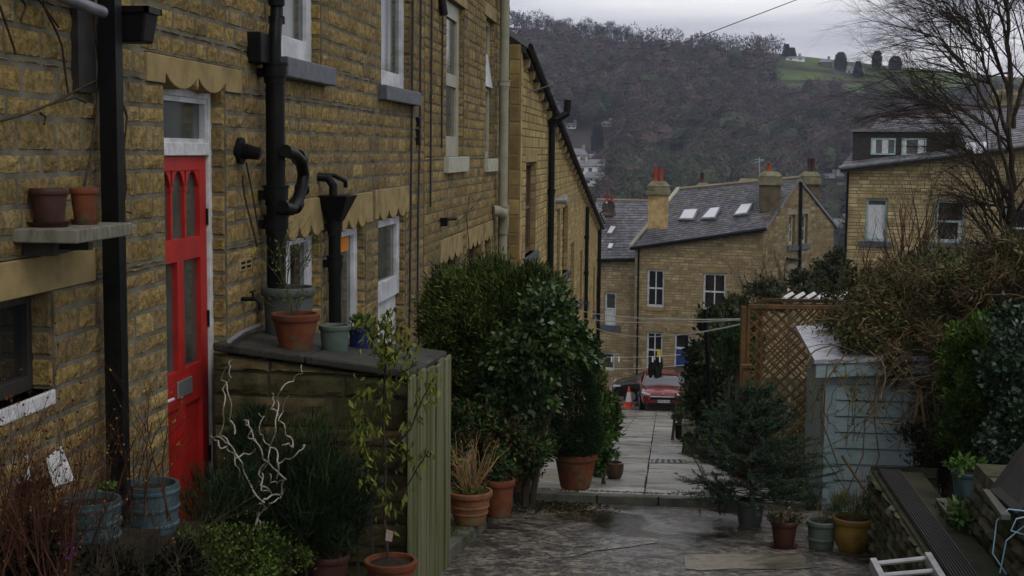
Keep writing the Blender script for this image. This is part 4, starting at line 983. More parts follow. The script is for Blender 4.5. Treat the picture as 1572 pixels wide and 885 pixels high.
# roof
eL=HN.P(uL-.1,vL+.08,.25); eR=HN.P(.15,vR+.10,.25); apex=HG.P(gl[1][0],gl[1][1]+.06,.12)
apex=HG.P(gl[1][0],gl[1][1]+.08,.1)
rn_=HN.N; rl=hit(1043,291,apex,HN.N)   # ridge left end, ridge parallel to the front
rm=MB(); slates(rm,eL,eR,apex,rl,26,34); rf=rm.build('roof','slate',HS); rf['label']='blue-grey slate roof with three roof lights'
sl_=MB(); sl_.slab([eL,eR,apex,rl],.14); bk=HG.P(gl[2][0]+.2,gl[2][1],.1); bl_=rl+(bk-apex); sl_.slab([apex,bk,bl_,rl],.12); sl_.build('roof_underside','slate_plain',HS)
rm=MB(); rm.tube([rl+V((0,0,.03)),apex+V((0,0,.03))],.09,6); rm.build('ridge_tiles','stone_plain',HS)
vm=MB(); vm.hexa([tuple(p+V((0,0,z))) for z in (-.1,.12) for p in (eL+V((-.12,0,0)),eL+V((.05,0,0)),rl+V((.05,0,0)),rl+V((-.12,0,0)))]); vm.build('verge','cream_sill',HS)
gm=MB(); gm.tube([HN.P(uL-.15,vL+.02,.28),HN.P(.2,vR+.02,.28)],.08,8); gm.build('gutter','blackpl',HS)
cb=MB()
nrm=(eR-eL).cross(rl-eL).normalized(); nrm=nrm if nrm.z>0 else -nrm
for q in [[(1041,338),(1065,338),(1073,321),(1050,322)],[(1075,337),(1098,336),(1107,318),(1091,319.5)],[(1125,332),(1147,329),(1157,312),(1138,314)]]:
    pts=[hit(x,y,eL+nrm*.06,nrm) for x,y in q]; k=MB(); k.slab([p+nrm*.03 for p in pts],.1,dirv=-nrm); ro=k.build('roof_light','lead',rf)
    c=sum(pts,V((0,0,0)))/4; k=MB(); k.slab([c+(p-c)*.82+nrm*.05 for p in pts],.03,dirv=-nrm); k.build('pane','glass_light',ro)
def chimney(parent,px,ytop,ybot,wpx,Y,m='stone_dark',capm='stone_plain',pots=(),d=.9,flat=1.0,capc=None,body=None):
    s=Y/F_PX; t=atY(px,ytop,Y); b=atY(px,ybot,Y); w=wpx*s; x=t.x
    mb=MB(); mb.box(x-w/2,x+w/2,Y,Y+d,b.z,t.z-.45); 
    o=mb.build('chimney',m,parent,bevel=.02)
    cm=MB(); cm.box(x-w/2-.10,x+w/2+.10,Y-.1,Y+d+.1,t.z-.55,t.z-.38); cm.box(x-w/2-.05,x+w/2+.05,Y-.05,Y+d+.05,t.z-.38,t.z-.16); cm.hexa([(x-w/2-.08,Y-.08,t.z-.16),(x+w/2+.08,Y-.08,t.z-.16),(x+w/2+.08,Y+d+.08,t.z-.16),(x-w/2-.08,Y+d+.08,t.z-.16),(x-w/3,Y+.12,t.z+.06),(x+w/3,Y+.12,t.z+.06),(x+w/3,Y+d-.12,t.z+.06),(x-w/3,Y+d-.12,t.z+.06)])
    cm.build('chimney_cap',capm,o,bevel=.02)
    for (ppx,py0,py1,wp,pm) in pots:
        r=wp*s/2; p0=atY(ppx,py1,Y+d/2); p1=atY(ppx,py0,Y+d/2); k=MB(); hh=p1.z-p0.z
        k.lathe([(r*1.05,0),(r*1.05,hh*.12),(r*.85,hh*.2),(r*.85,hh*.8),(r*1.05,hh*.86),(r*1.05,hh)],(p0.x,Y+d/2,p0.z),14); k.build('chimney_pot',pm,o,smooth=True)
    return o
M['stone_dark']=mat('stone_dark',(.13,.105,.06),.95,(.07,.06,.035),2.5,.3,20)
M['cap_moss']=mat('cap_moss',(.22,.2,.13),.95,(.1,.1,.05),3,.3,20)
chimney(HS,1011,281,352,31,62.2,'render_cream','cap_moss',[(1006.5,259,284,7.5,'chimney_red'),(1014.5,259,284,7.5,'chimney_red')],d=1.0)
chimney(HS,1080,283,300,20,68,'stone_dark','cap_moss',[(1077.5,265,284,7,'terracotta_dark')],d=.8)
chimney(HS,1184,266,326,30,62.8,'stone_dark','cap_moss',[(1180.5,251,268,7,'chimney_red')],d=1.1)
chimney(HS,1245,266,316,26,66.6,'stone_dark','cap_moss',[(1242,243,268,7,'terracotta_dark'),(1247.5,243,268,7,'terracotta_dark')],d=1.0)
p0=atY(1168,330,64); p1=atY(1165.5,242,64); an=thing('television_aerial','thin television aerial on the far house roof beside the white-topped chimney pot','aerial',p0)
m=MB(); m.tube([p0,p1],.022,5); m.build('mast','steel',an); m=MB(); a=atY(1159,250,64); b=atY(1173,246,64); m.tube([a,b],.015,4)
for k in range(6): q=a.lerp(b,k/5); m.tube([q-V((0,.25,.0)),q+V((0,.25,0))],.012,4)
m.tube([p1-V((.2,0,.1)),p1-V((-.2,0,.1))],.012,4); m.build('antenna','steel',an)
# pipes on the far house
m=MB(); u=HN.uv(981,400)[0]; m.tube([HN.P(u,vL,.1),HN.P(HN.uv(979,560)[0],zb+.5,.1)],.045,8); m.build('downpipe','black',HS)
m=MB(); m.tube([HG.P(gv(1226.5,300)[0],gv(1226,280)[1],.1),HG.P(gv(1224.5,450)[0],gv(1224,470)[1],.1)],.075,8); m.build('downpipe','black',HS)
m=MB(); m.tube([HG.P(*gv(1205,397),.12),HG.P(*gv(1222,399),.12)],.07,6); m.build('branch_pipe','black',HS)
# lower cottage at the left of it
HK=Face(HN.O-HN.N*.35,HN.U,HN.N); uK0=HK.uv(880,420)[0]; uK1=uL-.01
HC=thing('stone_cottage','lower stone cottage joined to the left of the far house, half behind the terrace end','house',HK.P((uK0+uK1)/2,zb))
ck=[HK.rect(928,449,946,500),HK.rect(924,541,943.5,569)]
topK=lambda u: HK.uv(925,399)[1]+.06*(u-HK.uv(925,399)[0])
bw=MB(); mw=MB(); stonewall(bw,mw,HK,(uK0,uK1),(zb,topK(uK1)),ck,ch=.135,bl=(.22,.5),proud=.01,joint=.012,sub=(1,1),top=topK,stones=STF)
for h in ck: holesides(mw,HK,h,.16)
HK.prism(mw,[(uK0,zb),(uK1,zb),(uK1,topK(uK1)),(uK0,topK(uK0))],-3,-.3)
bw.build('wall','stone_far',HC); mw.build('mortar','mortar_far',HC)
window(HC,HK,ck[0],.13,'white','glass_gray',True,0,('curtain',.1,.9,.05,.5),fw=.09,low=True,sill='slate_sill',sillx=.25,sillh=.28,sillp=.06)
window(HC,HK,ck[1],.13,'white','glass',False,0,fw=.1,low=True)
e0=HK.P(uK0-.1,topK(uK0)+.05,.3); e1=HK.P(uK1,topK(uK1)+.05,.3); r1=hit(1012,309,HK.P(0,0,-4.2),HK.N); r0=r1+(e0-e1); r0.z=r1.z
rm=MB(); slates(rm,e0,e1,r1,r0,22,22); rf2=rm.build('roof','slate',HC); k=MB(); k.slab([e0,e1,r1,r0],.12); k.slab([r0,r1,r1+V((1.5,4,-3)),r0+V((1.5,4,-3))],.1); k.build('roof_underside','slate_plain',HC)
k=MB(); k.tube([r0,r1],.08,6); k.build('ridge_tiles','stone_plain',HC); k=MB(); k.tube([e0-V((0,0,.05)),e1-V((0,0,.05))],.08,8); k.build('gutter','blackpl',HC)
nk=(e1-e0).cross(r1-e0).normalized(); nk=nk if nk.z>0 else -nk
for q in [[(931,360),(939,360),(947,348),(938,347)],[(932,383),(939,383),(943,375),(935,374)]]:
    pts=[hit(x,y,e0+nk*.06,nk) for x,y in q]; k=MB(); k.slab([p+nk*.03 for p in pts],.1,dirv=-nk); ro=k.build('roof_light','lead',rf2); c=sum(pts,V((0,0,0)))/4; k=MB(); k.slab([c+(p-c)*.8+nk*.05 for p in pts],.03,dirv=-nk); k.build('pane','glass_light',ro)
ch_=chimney(HC,935,314,334,13,66,'stone_dark','stone_dark',[(932,300,313,6,'chimney_red'),(939,302,313,6,'chimney_red')],d=.8)
M['dish_brown']=mat('dish_brown',(.045,.035,.03),.7)
# satellite dish at the terrace end
p=atY(934,317,56.5); SD=thing('satellite_dish','dark round satellite dish on a bracket at the foot of the sloping terrace roof','satellite dish',p)
r=10*56.5/F_PX; m=MB(); N=24
dirn=V((-.15,-.9,.4)).normalized(); ax=dirn.orthogonal().normalized(); ay=dirn.cross(ax)
vs=[p-dirn*.09]; fs=[]
for j in range(1,5):
    for k in range(N): a=2*math.pi*k/N; q=j/4; vs.append(p+(ax*math.cos(a)+ay*math.sin(a))*r*q+dirn*(.09*q*q-.09))
for k in range(N): fs.append((0,1+k,1+(k+1)%N))
for j in range(3):
    for k in range(N): fs.append((1+j*N+k,1+(j+1)*N+k,1+(j+1)*N+(k+1)%N,1+j*N+(k+1)%N))
m.add(vs,fs); o=m.build('dish','dish_brown',SD,smooth=True); sm=o.modifiers.new('s','SOLIDIFY'); sm.thickness=.012
m=MB(); m.tube([p-dirn*.1,p+V((-.35,.2,-.3)),(-2.45,57.2,p.z-.75)],.03,6); m.build('bracket','black',SD); m=MB(); m.tube([p-dirn*.05+V((0,0,-.25)),p+dirn*.35],.012,4); m.tube([p+dirn*.35,p+dirn*.42],.04,8); m.build('arm','steel',SD)

# ================================================================== RIGHT-HAND HOUSE WITH DORMER
RH=Face((6.0,45,0),(.985,-.17,0),(-.17,-.985,0)); u0=RH.uv(1301,330)[0]
HR=thing('stone_house','pale stone house on the right with a black box dormer and teal sash windows','house',RH.P(u0+2,-8.5))
vA=RH.uv(1303,264)[1]; uA=u0; uB,vB=RH.uv(1440,247); topR=lambda u: vA+(vB-vA)*(u-uA)/(uB-uA)
hr_=[RH.rect(1329,305,1362,371),RH.rect(1436,308,1481,373),RH.rect(1326,411,1350,440),RH.rect(1390,409,1418,440),RH.rect(1540,318,1580,384)]
bw=MB(); mw=MB(); uE=u0+11; st=[(.43,.355,.185),(.39,.32,.16),(.46,.385,.21),(.35,.28,.14)]
stonewall(bw,mw,RH,(u0,uE),(-9.6,topR(uE)),hr_,ch=.115,bl=(.2,.45),proud=.01,joint=.012,sub=(1,1),top=topR,stones=st)
for h in hr_: holesides(mw,RH,h,.16)
RH.prism(mw,[(u0,-9.6),(uE,-9.6),(uE,topR(uE)),(u0,topR(u0))],-7,-.3)
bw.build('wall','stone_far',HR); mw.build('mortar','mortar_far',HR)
window(HR,RH,hr_[0],.13,'green_frame','glass_gray',False,0,('curtain',.08,.92,.06,.85),fw=.07,low=True,sill='slate_sill',sillx=.2,sillh=.17,sillp=.08)
window(HR,RH,hr_[1],.13,'green_frame','glass',True,0,('curtain',.78,.92,.02,.5),fw=.08,low=True,sill='slate_sill',sillx=.2,sillh=.15,sillp=.08)
window(HR,RH,hr_[2],.13,'lead','glass',False,0,fw=.08,low=True); window(HR,RH,hr_[3],.13,'lead','glass',False,0,fw=.08,low=True); window(HR,RH,hr_[4],.13,'green_frame','glass',True,0,fw=.08,low=True)
m=MB(); q=RH.rect(1347,427,1357,438); p=RH.P(q[0],q[2],.5)
LA=thing('porch_lamp','small glowing orange lamp low on the right-hand house among bare twigs','lamp',p)
M['glow']=mat('lamp_glow',(.9,.4,.05),.5); b_=M['glow'].node_tree.nodes['Principled BSDF']; b_.inputs['Emission Color'].default_value=(1,.36,.04,1); b_.inputs['Emission Strength'].default_value=1.3
p=RH.P((q[0]+q[1])/2,(q[2]+q[3])/2,.35); m.lathe([(.05,-.13),(.11,-.06),(.11,.06),(.04,.13)],p,12); m.build('globe','glow',LA,smooth=True); m=MB(); m.tube([p+V((0,0,.12)),p+V((0,0,.2)),RH.P((q[0]+q[1])/2,(q[2]+q[3])/2+.2,0)],.02,6); m.build('arm','black',LA)
# eave board, gutter, roof, dormer
k=MB(); k.hexa([RH.P(u0-.35,topR(u0)-.05,d) if False else RH.P(u,topR(u)+z,d) for z in (0,.16) for (u,d) in ((u0-.25,.28),(uE,.28),(uE,-.1),(u0-.25,-.1))]); k.build('eave_board','wood_dark',HR)
k=MB(); k.tube([RH.P(u0-.3,topR(u0)+.12,.33),RH.P(uE,topR(uE)+.12,.33)],.07,8); k.build('gutter','lead',HR)
k=MB(); k.tube([RH.P(u0-.02,topR(u0)+.0,.12),RH.P(u0-.02,-9,.12)],.04,8); k.build('downpipe','black',HR)
e0=RH.P(u0-.25,topR(u0)+.16,.28); e1=RH.P(uE,topR(uE)+.16,.28)
r0=hit(1352,180,RH.P(0,0,-3.4),RH.N); r1=hit(1575,163,RH.P(0,0,-3.4),RH.N)
rm=MB(); slates(rm,e0,e1,r1,r0,20,34,cl=((.15,.15,.17),(.19,.19,.21),(.12,.12,.14))); rfR=rm.build('roof','slate',HR)
k=MB(); k.slab([e0,e1,r1,r0],.12); k.slab([r0,r1,r1+V((.6,3.6,-2.6)),r0+V((.6,3.6,-2.6))],.12); bkc=RH.P(u0-.25,topR(u0)+.16,-7.1); k.slab([e0,r0,bkc],.1); k.slab([r0,r0+V((.6,3.6,-2.6)),bkc],.1); k.build('roof_underside','slate_plain',HR)
k=MB(); k.tube([r0,r1],.09,6); k.build('ridge_tiles','terracotta_dark',HR)
D_=Face(RH.P(0,0,-.02),RH.U,RH.N); da,_=D_.uv(1309,230); db,_=D_.uv(1470,230); dt=D_.uv(1390,203)[1]; db0=D_.uv(1312,254)[1]; 
k=MB(); pl_=[(da,db0-.02),(db,db0+.38),(db,dt),(da,dt)]; D_.prism(k,pl_,-3.0,0); dm=k.build('dormer','wood_dark',HR)
k=MB(); D_.box(k,da-.12,db+.12,dt,dt+.09,-3.1,.12); k.build('dormer_roof','lead',dm)
for q in ((1337,212.5,1375,238),(1384,212.5,1422,239)):
    h=D_.rect(*q); k=MB(); f=.05
    for (a,b,c,d) in ((h[0],h[0]+f,h[2],h[3]),(h[1]-f,h[1],h[2],h[3]),(h[0]+f,h[1]-f,h[2],h[2]+f),(h[0]+f,h[1]-f,h[3]-f,h[3])): D_.box(k,a,b,c,d,-.02,.03)
    k.build('dormer_window','green_frame',dm); k=MB(); D_.box(k,h[0]+f,h[1]-f,h[2]+f,h[3]-f,-.01,.012); k.build('dormer_pane','glass_gray',dm)
    w_=h[1]-h[0]; a=.45 if q[0]<1350 else .66
    for (ca,cb) in ((a,a+.25),(f/w_,.2)): k=MB(); D_.box(k,h[0]+w_*ca,h[0]+w_*cb,h[2]+f,h[3]-f,.013,.018); k.build('dormer_curtain','curtain',dm)
k=MB()
for i in range(12): v=db0-.05+i*.11; 
pts=[hit(x,y,e0+V((0,0,.05)),((e1-e0).cross(r0-e0))) for x,y in ((1478,236),(1510,234),(1515,222),(1484,223))]; k.slab([p+V((0,-.05,.08)) for p in pts],.1); ro=k.build('roof_light','glass_light',rfR)
# chimney for the roofline (behind branches)
chimney(HR,1548,140,175,34,49.5,'stone_dark','cap_moss',[(1545,120,142,8,'chimney_red')],d=1.0)

# ================================================================== CARS, CONE
def loft(secs,m,name,parent,smooth=True,close=True):
    mb=MB(); n=len(secs[0])
    for s in secs: mb.v.extend(s)
    for i in range(len(secs)-1):
        for k in range(n): mb.f.append((i*n+k,i*n+(k+1)%n,(i+1)*n+(k+1)%n,(i+1)*n+k)); mb.c.append((1,1,1))
    mb.f.append(tuple(reversed(range(n)))); mb.f.append(tuple((len(secs)-1)*n+k for k in range(n))); mb.c+= [(1,1,1)]*2
    return mb.build(name,m,parent,smooth=smooth,off=(0,0,0))
def carobj(label,paint,loc,rot,plate=None,L_=4.3,Wd=1.78,Ht=1.47,group=None):
    c=thing('parked_car',label,'car',(0,0,0)); c['group']='cars parked at the foot of the path'
    # stations y from front (0) to rear; lower body
    st=[(0.0,.30,.62,.66),(.06,.24,.74,.78),(.35,.20,.86,.86),(1.0,.19,.95,.88),(1.25,.19,.99,.89),(2.6,.19,1.0,.89),(3.6,.2,1.02,.88),(4.1,.25,1.0,.84),(4.3,.36,.9,.74)]
    secs=[]
    for y,zb_,zt_,hw in st:
        h=zt_-zb_
        ring=[(-hw*.86,zb_),(-hw*.97,zb_+h*.18),(-hw,zb_+h*.5),(-hw*.985,zb_+h*.8),(-hw*.9,zt_-.02),(-hw*.5,zt_+.018),(0,zt_+.03),(hw*.5,zt_+.018),(hw*.9,zt_-.02),(hw*.985,zb_+h*.8),(hw,zb_+h*.5),(hw*.97,zb_+h*.18),(hw*.86,zb_)]
        secs.append([(x,y,z) for x,z in ring])
    b=loft(secs,paint,'body',c); ss=b.modifiers.new('s','SUBSURF'); ss.levels=1; ss.render_levels=1
    # glasshouse
    gs=[(1.0,.93,.96,.80),(1.75,.95,1.36,.66),(2.2,.95,1.45,.63),(3.2,.95,1.43,.62),(3.75,.97,1.28,.62),(4.15,.98,1.02,.72)]
    secs=[]
    for y,zb_,zt_,hw in gs:
        ring=[(-.80,zb_),(-hw-.02,zt_-.06 if zt_>1.05 else zt_-.01),(-hw*.8,zt_-.012),(0,zt_),(hw*.8,zt_-.012),(hw+.02,zt_-.06 if zt_>1.05 else zt_-.01),(.80,zb_)]
        secs.append([(x,y,z) for x,z in ring])
    g=loft(secs,'car_glass','windows',c)
    # roof skin and pillars
    r=MB()
    ys=[(1.72,1.362,.64),(2.2,1.457,.62),(3.2,1.437,.61),(3.78,1.28,.61)]
    for (ya,za,wa),(yb,zb2,wb) in zip(ys,ys[1:]):
        for f in range(6):
            f0=-1+f/3; f1=-1+(f+1)/3; z=lambda zz,f: zz+.006-.03*abs(f)**3
            r.add([(f0*wa,ya,z(za,f0)),(f1*wa,ya,z(za,f1)),(f1*wb,yb,z(zb2,f1)),(f0*wb,yb,z(zb2,f0))],[(0,1,2,3)])
    for s in (-1,1):
        r.tube([(s*.80,1.02,.97),(s*.67,1.75,1.32),(s*.655,2.2,1.41),(s*.645,3.2,1.39),(s*.70,4.1,1.0)],.028,6); r.tube([(s*.8,2.45,.98),(s*.655,2.42,1.40)],.03,6); r.tube([(s*.79,3.35,.99),(s*.65,3.2,1.38)],.035,6)
    r.build('roof',paint,c,smooth=True,off=(0,0,0))
    tr=MB()
    for s in (-1,1): tr.tube([(s*.835,1.35,.975),(s*.845,2.6,.985),(s*.83,3.7,1.0)],.012,4)
    tr.build('window_trim','steel',c,off=(0,0,0))
    for s in (-1,1):
        m=MB(); m.hexa([(s*.86,1.42,.96),(s*1.02,1.42,.98),(s*1.02,1.54,.98),(s*.86,1.54,.96),(s*.88,1.44,1.08),(s*1.0,1.44,1.09),(s*1.0,1.52,1.09),(s*.88,1.52,1.08)]); m.build('mirror',paint,c,bevel=.02,off=(0,0,0))
        m=MB(); m.add([(s*.80,.10,.60),(s*.45,.0,.60),(s*.47,.02,.70),(s*.76,.30,.78),(s*.86,.5,.74),(s*.86,.38,.64)],[(0,1,2,3,4,5)] if s<0 else [(5,4,3,2,1,0)]); 
        m=MB(); m.tube([(s*.5,.045,.66),(s*.68,.10,.69),(s*.82,.36,.73)],[.05,.065,.035],8); m.build('headlight','headlamp',c,smooth=True,off=(0,0,0))
        for yy in (.82,3.45):
            m=MB(); m.tube([(s*.70,yy,.31),(s*.90,yy,.31)],.315,24); w_=m.build('wheel','tyre',c,smooth=True,off=(0,0,0))
            m=MB(); m.tube([(s*.89,yy,.31),(s*.912,yy,.31)],.20,16); m.build('rim','steel',w_,off=(0,0,0))
    m=MB(); m.box(-.52,.52,-.035,.05,.50,.60); m.build('grille','blackpl',c,bevel=.01,off=(0,0,0))
    m=MB(); m.tube([(-.56,-.02,.50),(-.50,-.04,.61),(.50,-.04,.61),(.56,-.02,.50)],.018,6); m.build('grille_trim','steel',c,off=(0,0,0))
    m=MB(); m.box(-.60,.60,-.03,.06,.24,.36); m.build('lower_grille','blackpl',c,bevel=.01,off=(0,0,0))
    m=MB(); m.tube([(0,-.01,.70),(0,.02,.72)],.04,10); m.build('badge','steel',c,off=(0,0,0))
    if plate:
        m=MB(); m.box(-.26,.26,-.05,-.035,.385,.495); po=m.build('number_plate','plate',c,off=(0,0,0)); m=MB(); m.box(-.26,-.215,-.054,-.05,.385,.495); m.build('country_band','blueband',po,off=(0,0,0))
        for i in range(7):
            x=-.19+.062*i+(.02 if i>3 else 0); m=MB(); m.box(x,x+.008,-.053,-.05,.405,.475); m.box(x+.03,x+.038,-.053,-.05,.405,.475)
            zc=.44 if i%2 else .467; m.box(x+.008,x+.03,-.053,-.05,zc,zc+.008); m.build('character','blackpl',po,off=(0,0,0))
    c.location=loc; c.rotation_euler=(math.radians(-5) if rot<.5 and rot>-.5 else 0,0,rot)
    return c
M['car_glass']=mat('car_glass',(.04,.05,.055),.08,spec=.9); M['tyre']=mat('tyre',(.012,.012,.012),.8); M['headlamp']=mat('headlamp',(.45,.48,.5),.15,spec=.8)
M['plate']=mat('plate',(.6,.6,.56),.5); M['blueband']=mat('blueband',(.02,.05,.3),.5)
M['carred']=mat('maroon_paint',(.20,.008,.012),.22,coat=.8,metal=.2); M['carblack']=mat('black_paint',(.006,.007,.008),.2,coat=.6)
carobj('maroon red hatchback facing up the path beside the traffic cone','carred',(atY(1018,630,52.6).x,52.6,zf(52.9)),math.radians(2),plate=True)
# black car seen from the side, facing left; front at px 940
fx=atY(940,600,58).x; carobj('black car parked across the path end behind the red car','carblack',(fx,58.1,zf(58)-.02),math.radians(-90))
g=atY(965,621,54.5); g=V((g.x,54.5,zf(54.5)))
CO=thing('traffic_cone','orange and white traffic cone left of the red car','traffic cone',g); M['cone_o']=mat('cone_orange',(.7,.08,.02),.5); M['cone_w']=mat('cone_white',(.75,.77,.8),.4)
h=.82; m=MB(); m.box(g.x-.22,g.x+.22,g.y-.22,g.y+.22,g.z,g.z+.04); m.build('foot','cone_o',CO,bevel=.01)
rr=lambda z: .17-.14*z/h
for (a,b,mm_) in ((.04,.22,'cone_o'),(.22,.60,'cone_w'),(.60,h,'cone_o')): m=MB(); m.lathe([(rr(a),a),(rr(b),b)],g,20); m.build('lower_sleeve' if a<.1 else 'white_band' if a<.5 else 'tip',mm_,CO,smooth=True)

# ================================================================== POTS
def pot(name,label,cat,px,ybase,ytop,wtop,wbot,m,Y=None,g=None,rim=True,saucer=False,zbase=None,soil=True,grp=None,sides=36,belly=0,bands=0,handle=False):
    if Y is None: q=ground(px,ybase,*g); Y=q.y
    p=atY(px,ybase,Y); s=Y/F_PX; rt=wtop*s/2; rb=wbot*s/2; z0=p.z if zbase is None else zbase
    Yc=Y+rt*.6; k=Yc/Y; x=atY(px,ybase,Yc).x
    h=atY(px,ytop+wtop*.04,Yc).z-z0
    o=thing(name,label,cat,(x,Yc,z0)); b=MB(); th=.012+rt*.05
    prof=[(rb*.96,0),(rb,.01)]
    n=8
    for i in range(1,n+1):
        t=i/n; r=rb+(rt*(.93 if rim else 1)-rb)*t+belly*rt*math.sin(math.pi*t); zz=h*(.82 if rim else 1)*t
        prof.append((r,zz))
        if bands and i in (3,5,7)[:bands]: prof+= [(r+.008,zz+.003),(r+.008,zz+.014),(r+.002,zz+.018)]
    if rim: prof+=[(rt*1.0,h*.83),(rt*1.03,h*.86),(rt*1.03,h*.98),(rt*1.0,h)]
    prof+=[(rt*.98,h),(rt-th*.9,h),(rt-th,h-.01),(rt-th*1.2,h*.72)]
    b.lathe(prof,(x,Yc,z0),sides); b.build('vessel',m,o,smooth=True)
    if soil: 
        d=MB(); d.lathe([(rt-th*1.1,h*.7),(rt-th*1.1,h*.9),(rt*.5,h*.93),(.01,h*.94)],(x,Yc,z0),20); d.build('soil','soil',o)
    if saucer:
        d=MB(); d.lathe([(rb*1.2,-.012),(rb*1.5,.016),(rb*1.42,.016),(rb*1.05,.0)],(x,Yc,z0),24); d.build('saucer',m,o,smooth=True)
    return V((x,Yc,z0+h)),rt,o
g=pot('flower_pot','large dark-stained clay pot with saucer, left on the wall shelf','pot',76,338,287,60,46,'terracotta_dark',Y=5.55,zbase=-.335,saucer=True,soil=True)
g=pot('flower_pot','smaller mossy-rimmed clay pot with saucer, right on the wall shelf','pot',130,333,287,45,32,'terracotta',Y=5.78,zbase=-.335,saucer=True)
pA=pot('plant_pot','front ribbed blue-grey glazed pot below the shelf, holding red twigs','pot',139,868,762,102,94,'blue_glaze',Y=5.75,rim=False,bands=3)
pB=pot('plant_pot','rear blue-grey glazed pot at the foot of the red door','pot',233,850,738,92,84,'blue_glaze',Y=6.35,rim=False,bands=3)
pC=pot('plant_pot','terracotta pot at the bottom centre holding the leafy climber','pot',600,930,856,84,70,'terracotta',Y=7.1)
pC2=pot('plant_pot','dark clay pot half hidden under shrubs at the bottom, left of the climber pot','pot',505,915,848,66,56,'terracotta_dark',Y=7.3)
tzz=lambda Y: None
pD=pot('plant_pot','large dark grey-green tub standing behind the clay pot on the outhouse','tub',443,520,437,84,72,'grey_tub',Y=8.75,zbase=-1.245)
pE=pot('plant_pot','terracotta pot standing on the front edge of the outhouse slab','pot',454,545,478,76,48,'terracotta',Y=8.12,zbase=-1.255)
pF=pot('plant_pot','small grey-green round pot in the middle of the outhouse slab','pot',514,548,497,50,40,'green_glaze',Y=8.35,zbase=-1.28)
pG=pot('plant_pot','deep blue glazed pot right of the small grey-green pot on the outhouse','pot',555,545,503,42,36,'cobalt',Y=8.7,zbase=-1.315)
pH=pot('plant_pot','banded pale terracotta pot with bare ochre stems beside the board fence','pot',721,808,750,71,50,'terracotta_light',g=PV,bands=2)
pI=pot('plant_pot','plain red clay pot just behind the banded pale pot','pot',766,796,733,50,38,'terracotta',g=PV)
pJ=pot('plant_pot','grey-green tub behind the red clay pot under the shrub','tub',800,760,713,44,38,'green_glaze',Y=12.3,zbase=-3.1)
pK=pot('plant_pot','small clay pot between the red pot and the grey-green tub','pot',795,771,735,30,22,'terracotta',Y=11.7,zbase=-2.98)
pL=pot('plant_pot','biggest terracotta pot, holding the cone-shaped dwarf conifer','pot',883,753,692,69,47,'terracotta',g=FL)
pM=pot('plant_pot','small brown glazed pot with a leafy sprig on the path edge','pot',943,737,709,28,20,'brown_glaze',g=FL,rim=False,belly=.15)
pM2=pot('plant_pot','dark pot tucked between the big terracotta pot and the brown glazed one','pot',920,733,700,28,22,'brown_glaze',g=FL)
pN=pot('plant_pot','bright blue pot among the leaves on the left of the path','pot',929,648,634,15,12,'cobalt',Y=30)
pO=pot('plant_pot','dark clay pot with dry seedheads, leftmost of the three right-hand pots','pot',1203,843,797,42,30,'terracotta_dark',g=RD,saucer=True)
pP=pot('plant_pot','grey-green barrel pot between the dark clay pot and the ochre pot','pot',1260,845,797,46,38,'green_glaze',g=RD,bands=1)
pQ=pot('plant_pot','rounded ochre glazed pot beside the dry-stone wall','pot',1308,849,791,64,44,'yellow_glaze',g=RD,belly=.1)
pR=pot('plant_pot','dark green plastic pot holding the small fir tree','pot',1151,806,766,44,36,'grey_tub',g=RD)
pS=pot('plant_pot','blue-grey bucket on the raised bed in front of the dark ivy','pot',1485,764,722,50,40,'blue_glaze',Y=9.6)
pT=pot('plant_pot','black plastic pot at the path edge left of the wooden planters','pot',1044,674,650,18,15,'blackpl',Y=25)
pU=pot('plant_pot','tall grey pot under the big hedge behind the white planter','pot',1077,660,633,24,18,'grey_tub',Y=27)
def planter(label,x0,x1,y0,y1,Y,m,d=.45):
    a=atY(x0,y1,Y); b=atY(x1,y0,Y); zg_=zf(Y+.1)-.02; z1=b.z; o=thing('planter',label,'planter',((a.x+b.x)/2,Y,zg_)); x0,x1=a.x,b.x
    m_=MB()
    for (p,q,r,s) in ((x0,x1,Y,Y+.025),(x0,x1,Y+d-.025,Y+d),(x0,x0+.025,Y+.025,Y+d-.025),(x1-.025,x1,Y+.025,Y+d-.025)): m_.box(p,q,r,s,min(zg_,a.z),z1)
    m_.build('box',m,o,bevel=.004); k=MB(); k.box(x0+.026,x1-.026,Y+.026,Y+d-.026,zg_,z1-.05); k.build('soil','soil',o)
    if m!='blackpl': k=MB(); k.box(x0-.015,x1+.015,Y-.02,Y+.03,z1,z1+.02); k.build('rim',m,o)
    return V(((x0+x1)/2,Y+d/2,z1))
q1=planter('white-rimmed grey planter box, uppermost of the planters by the path',1047,1068,652,673,23.5,'wood_grey')
q2=planter('green wooden crate planter in front of the white-rimmed planter',1049,1071,676,698,20.3,'wood_green')
q3=planter('dark wooden planter to the right of the green crate planter',1073,1112,678,706,18.9,'wood_dark')
pV=pot('plant_pot','orange clay trough pot behind the dark wooden planter','pot',1082,676,657,32,26,'terracotta',Y=21.0)

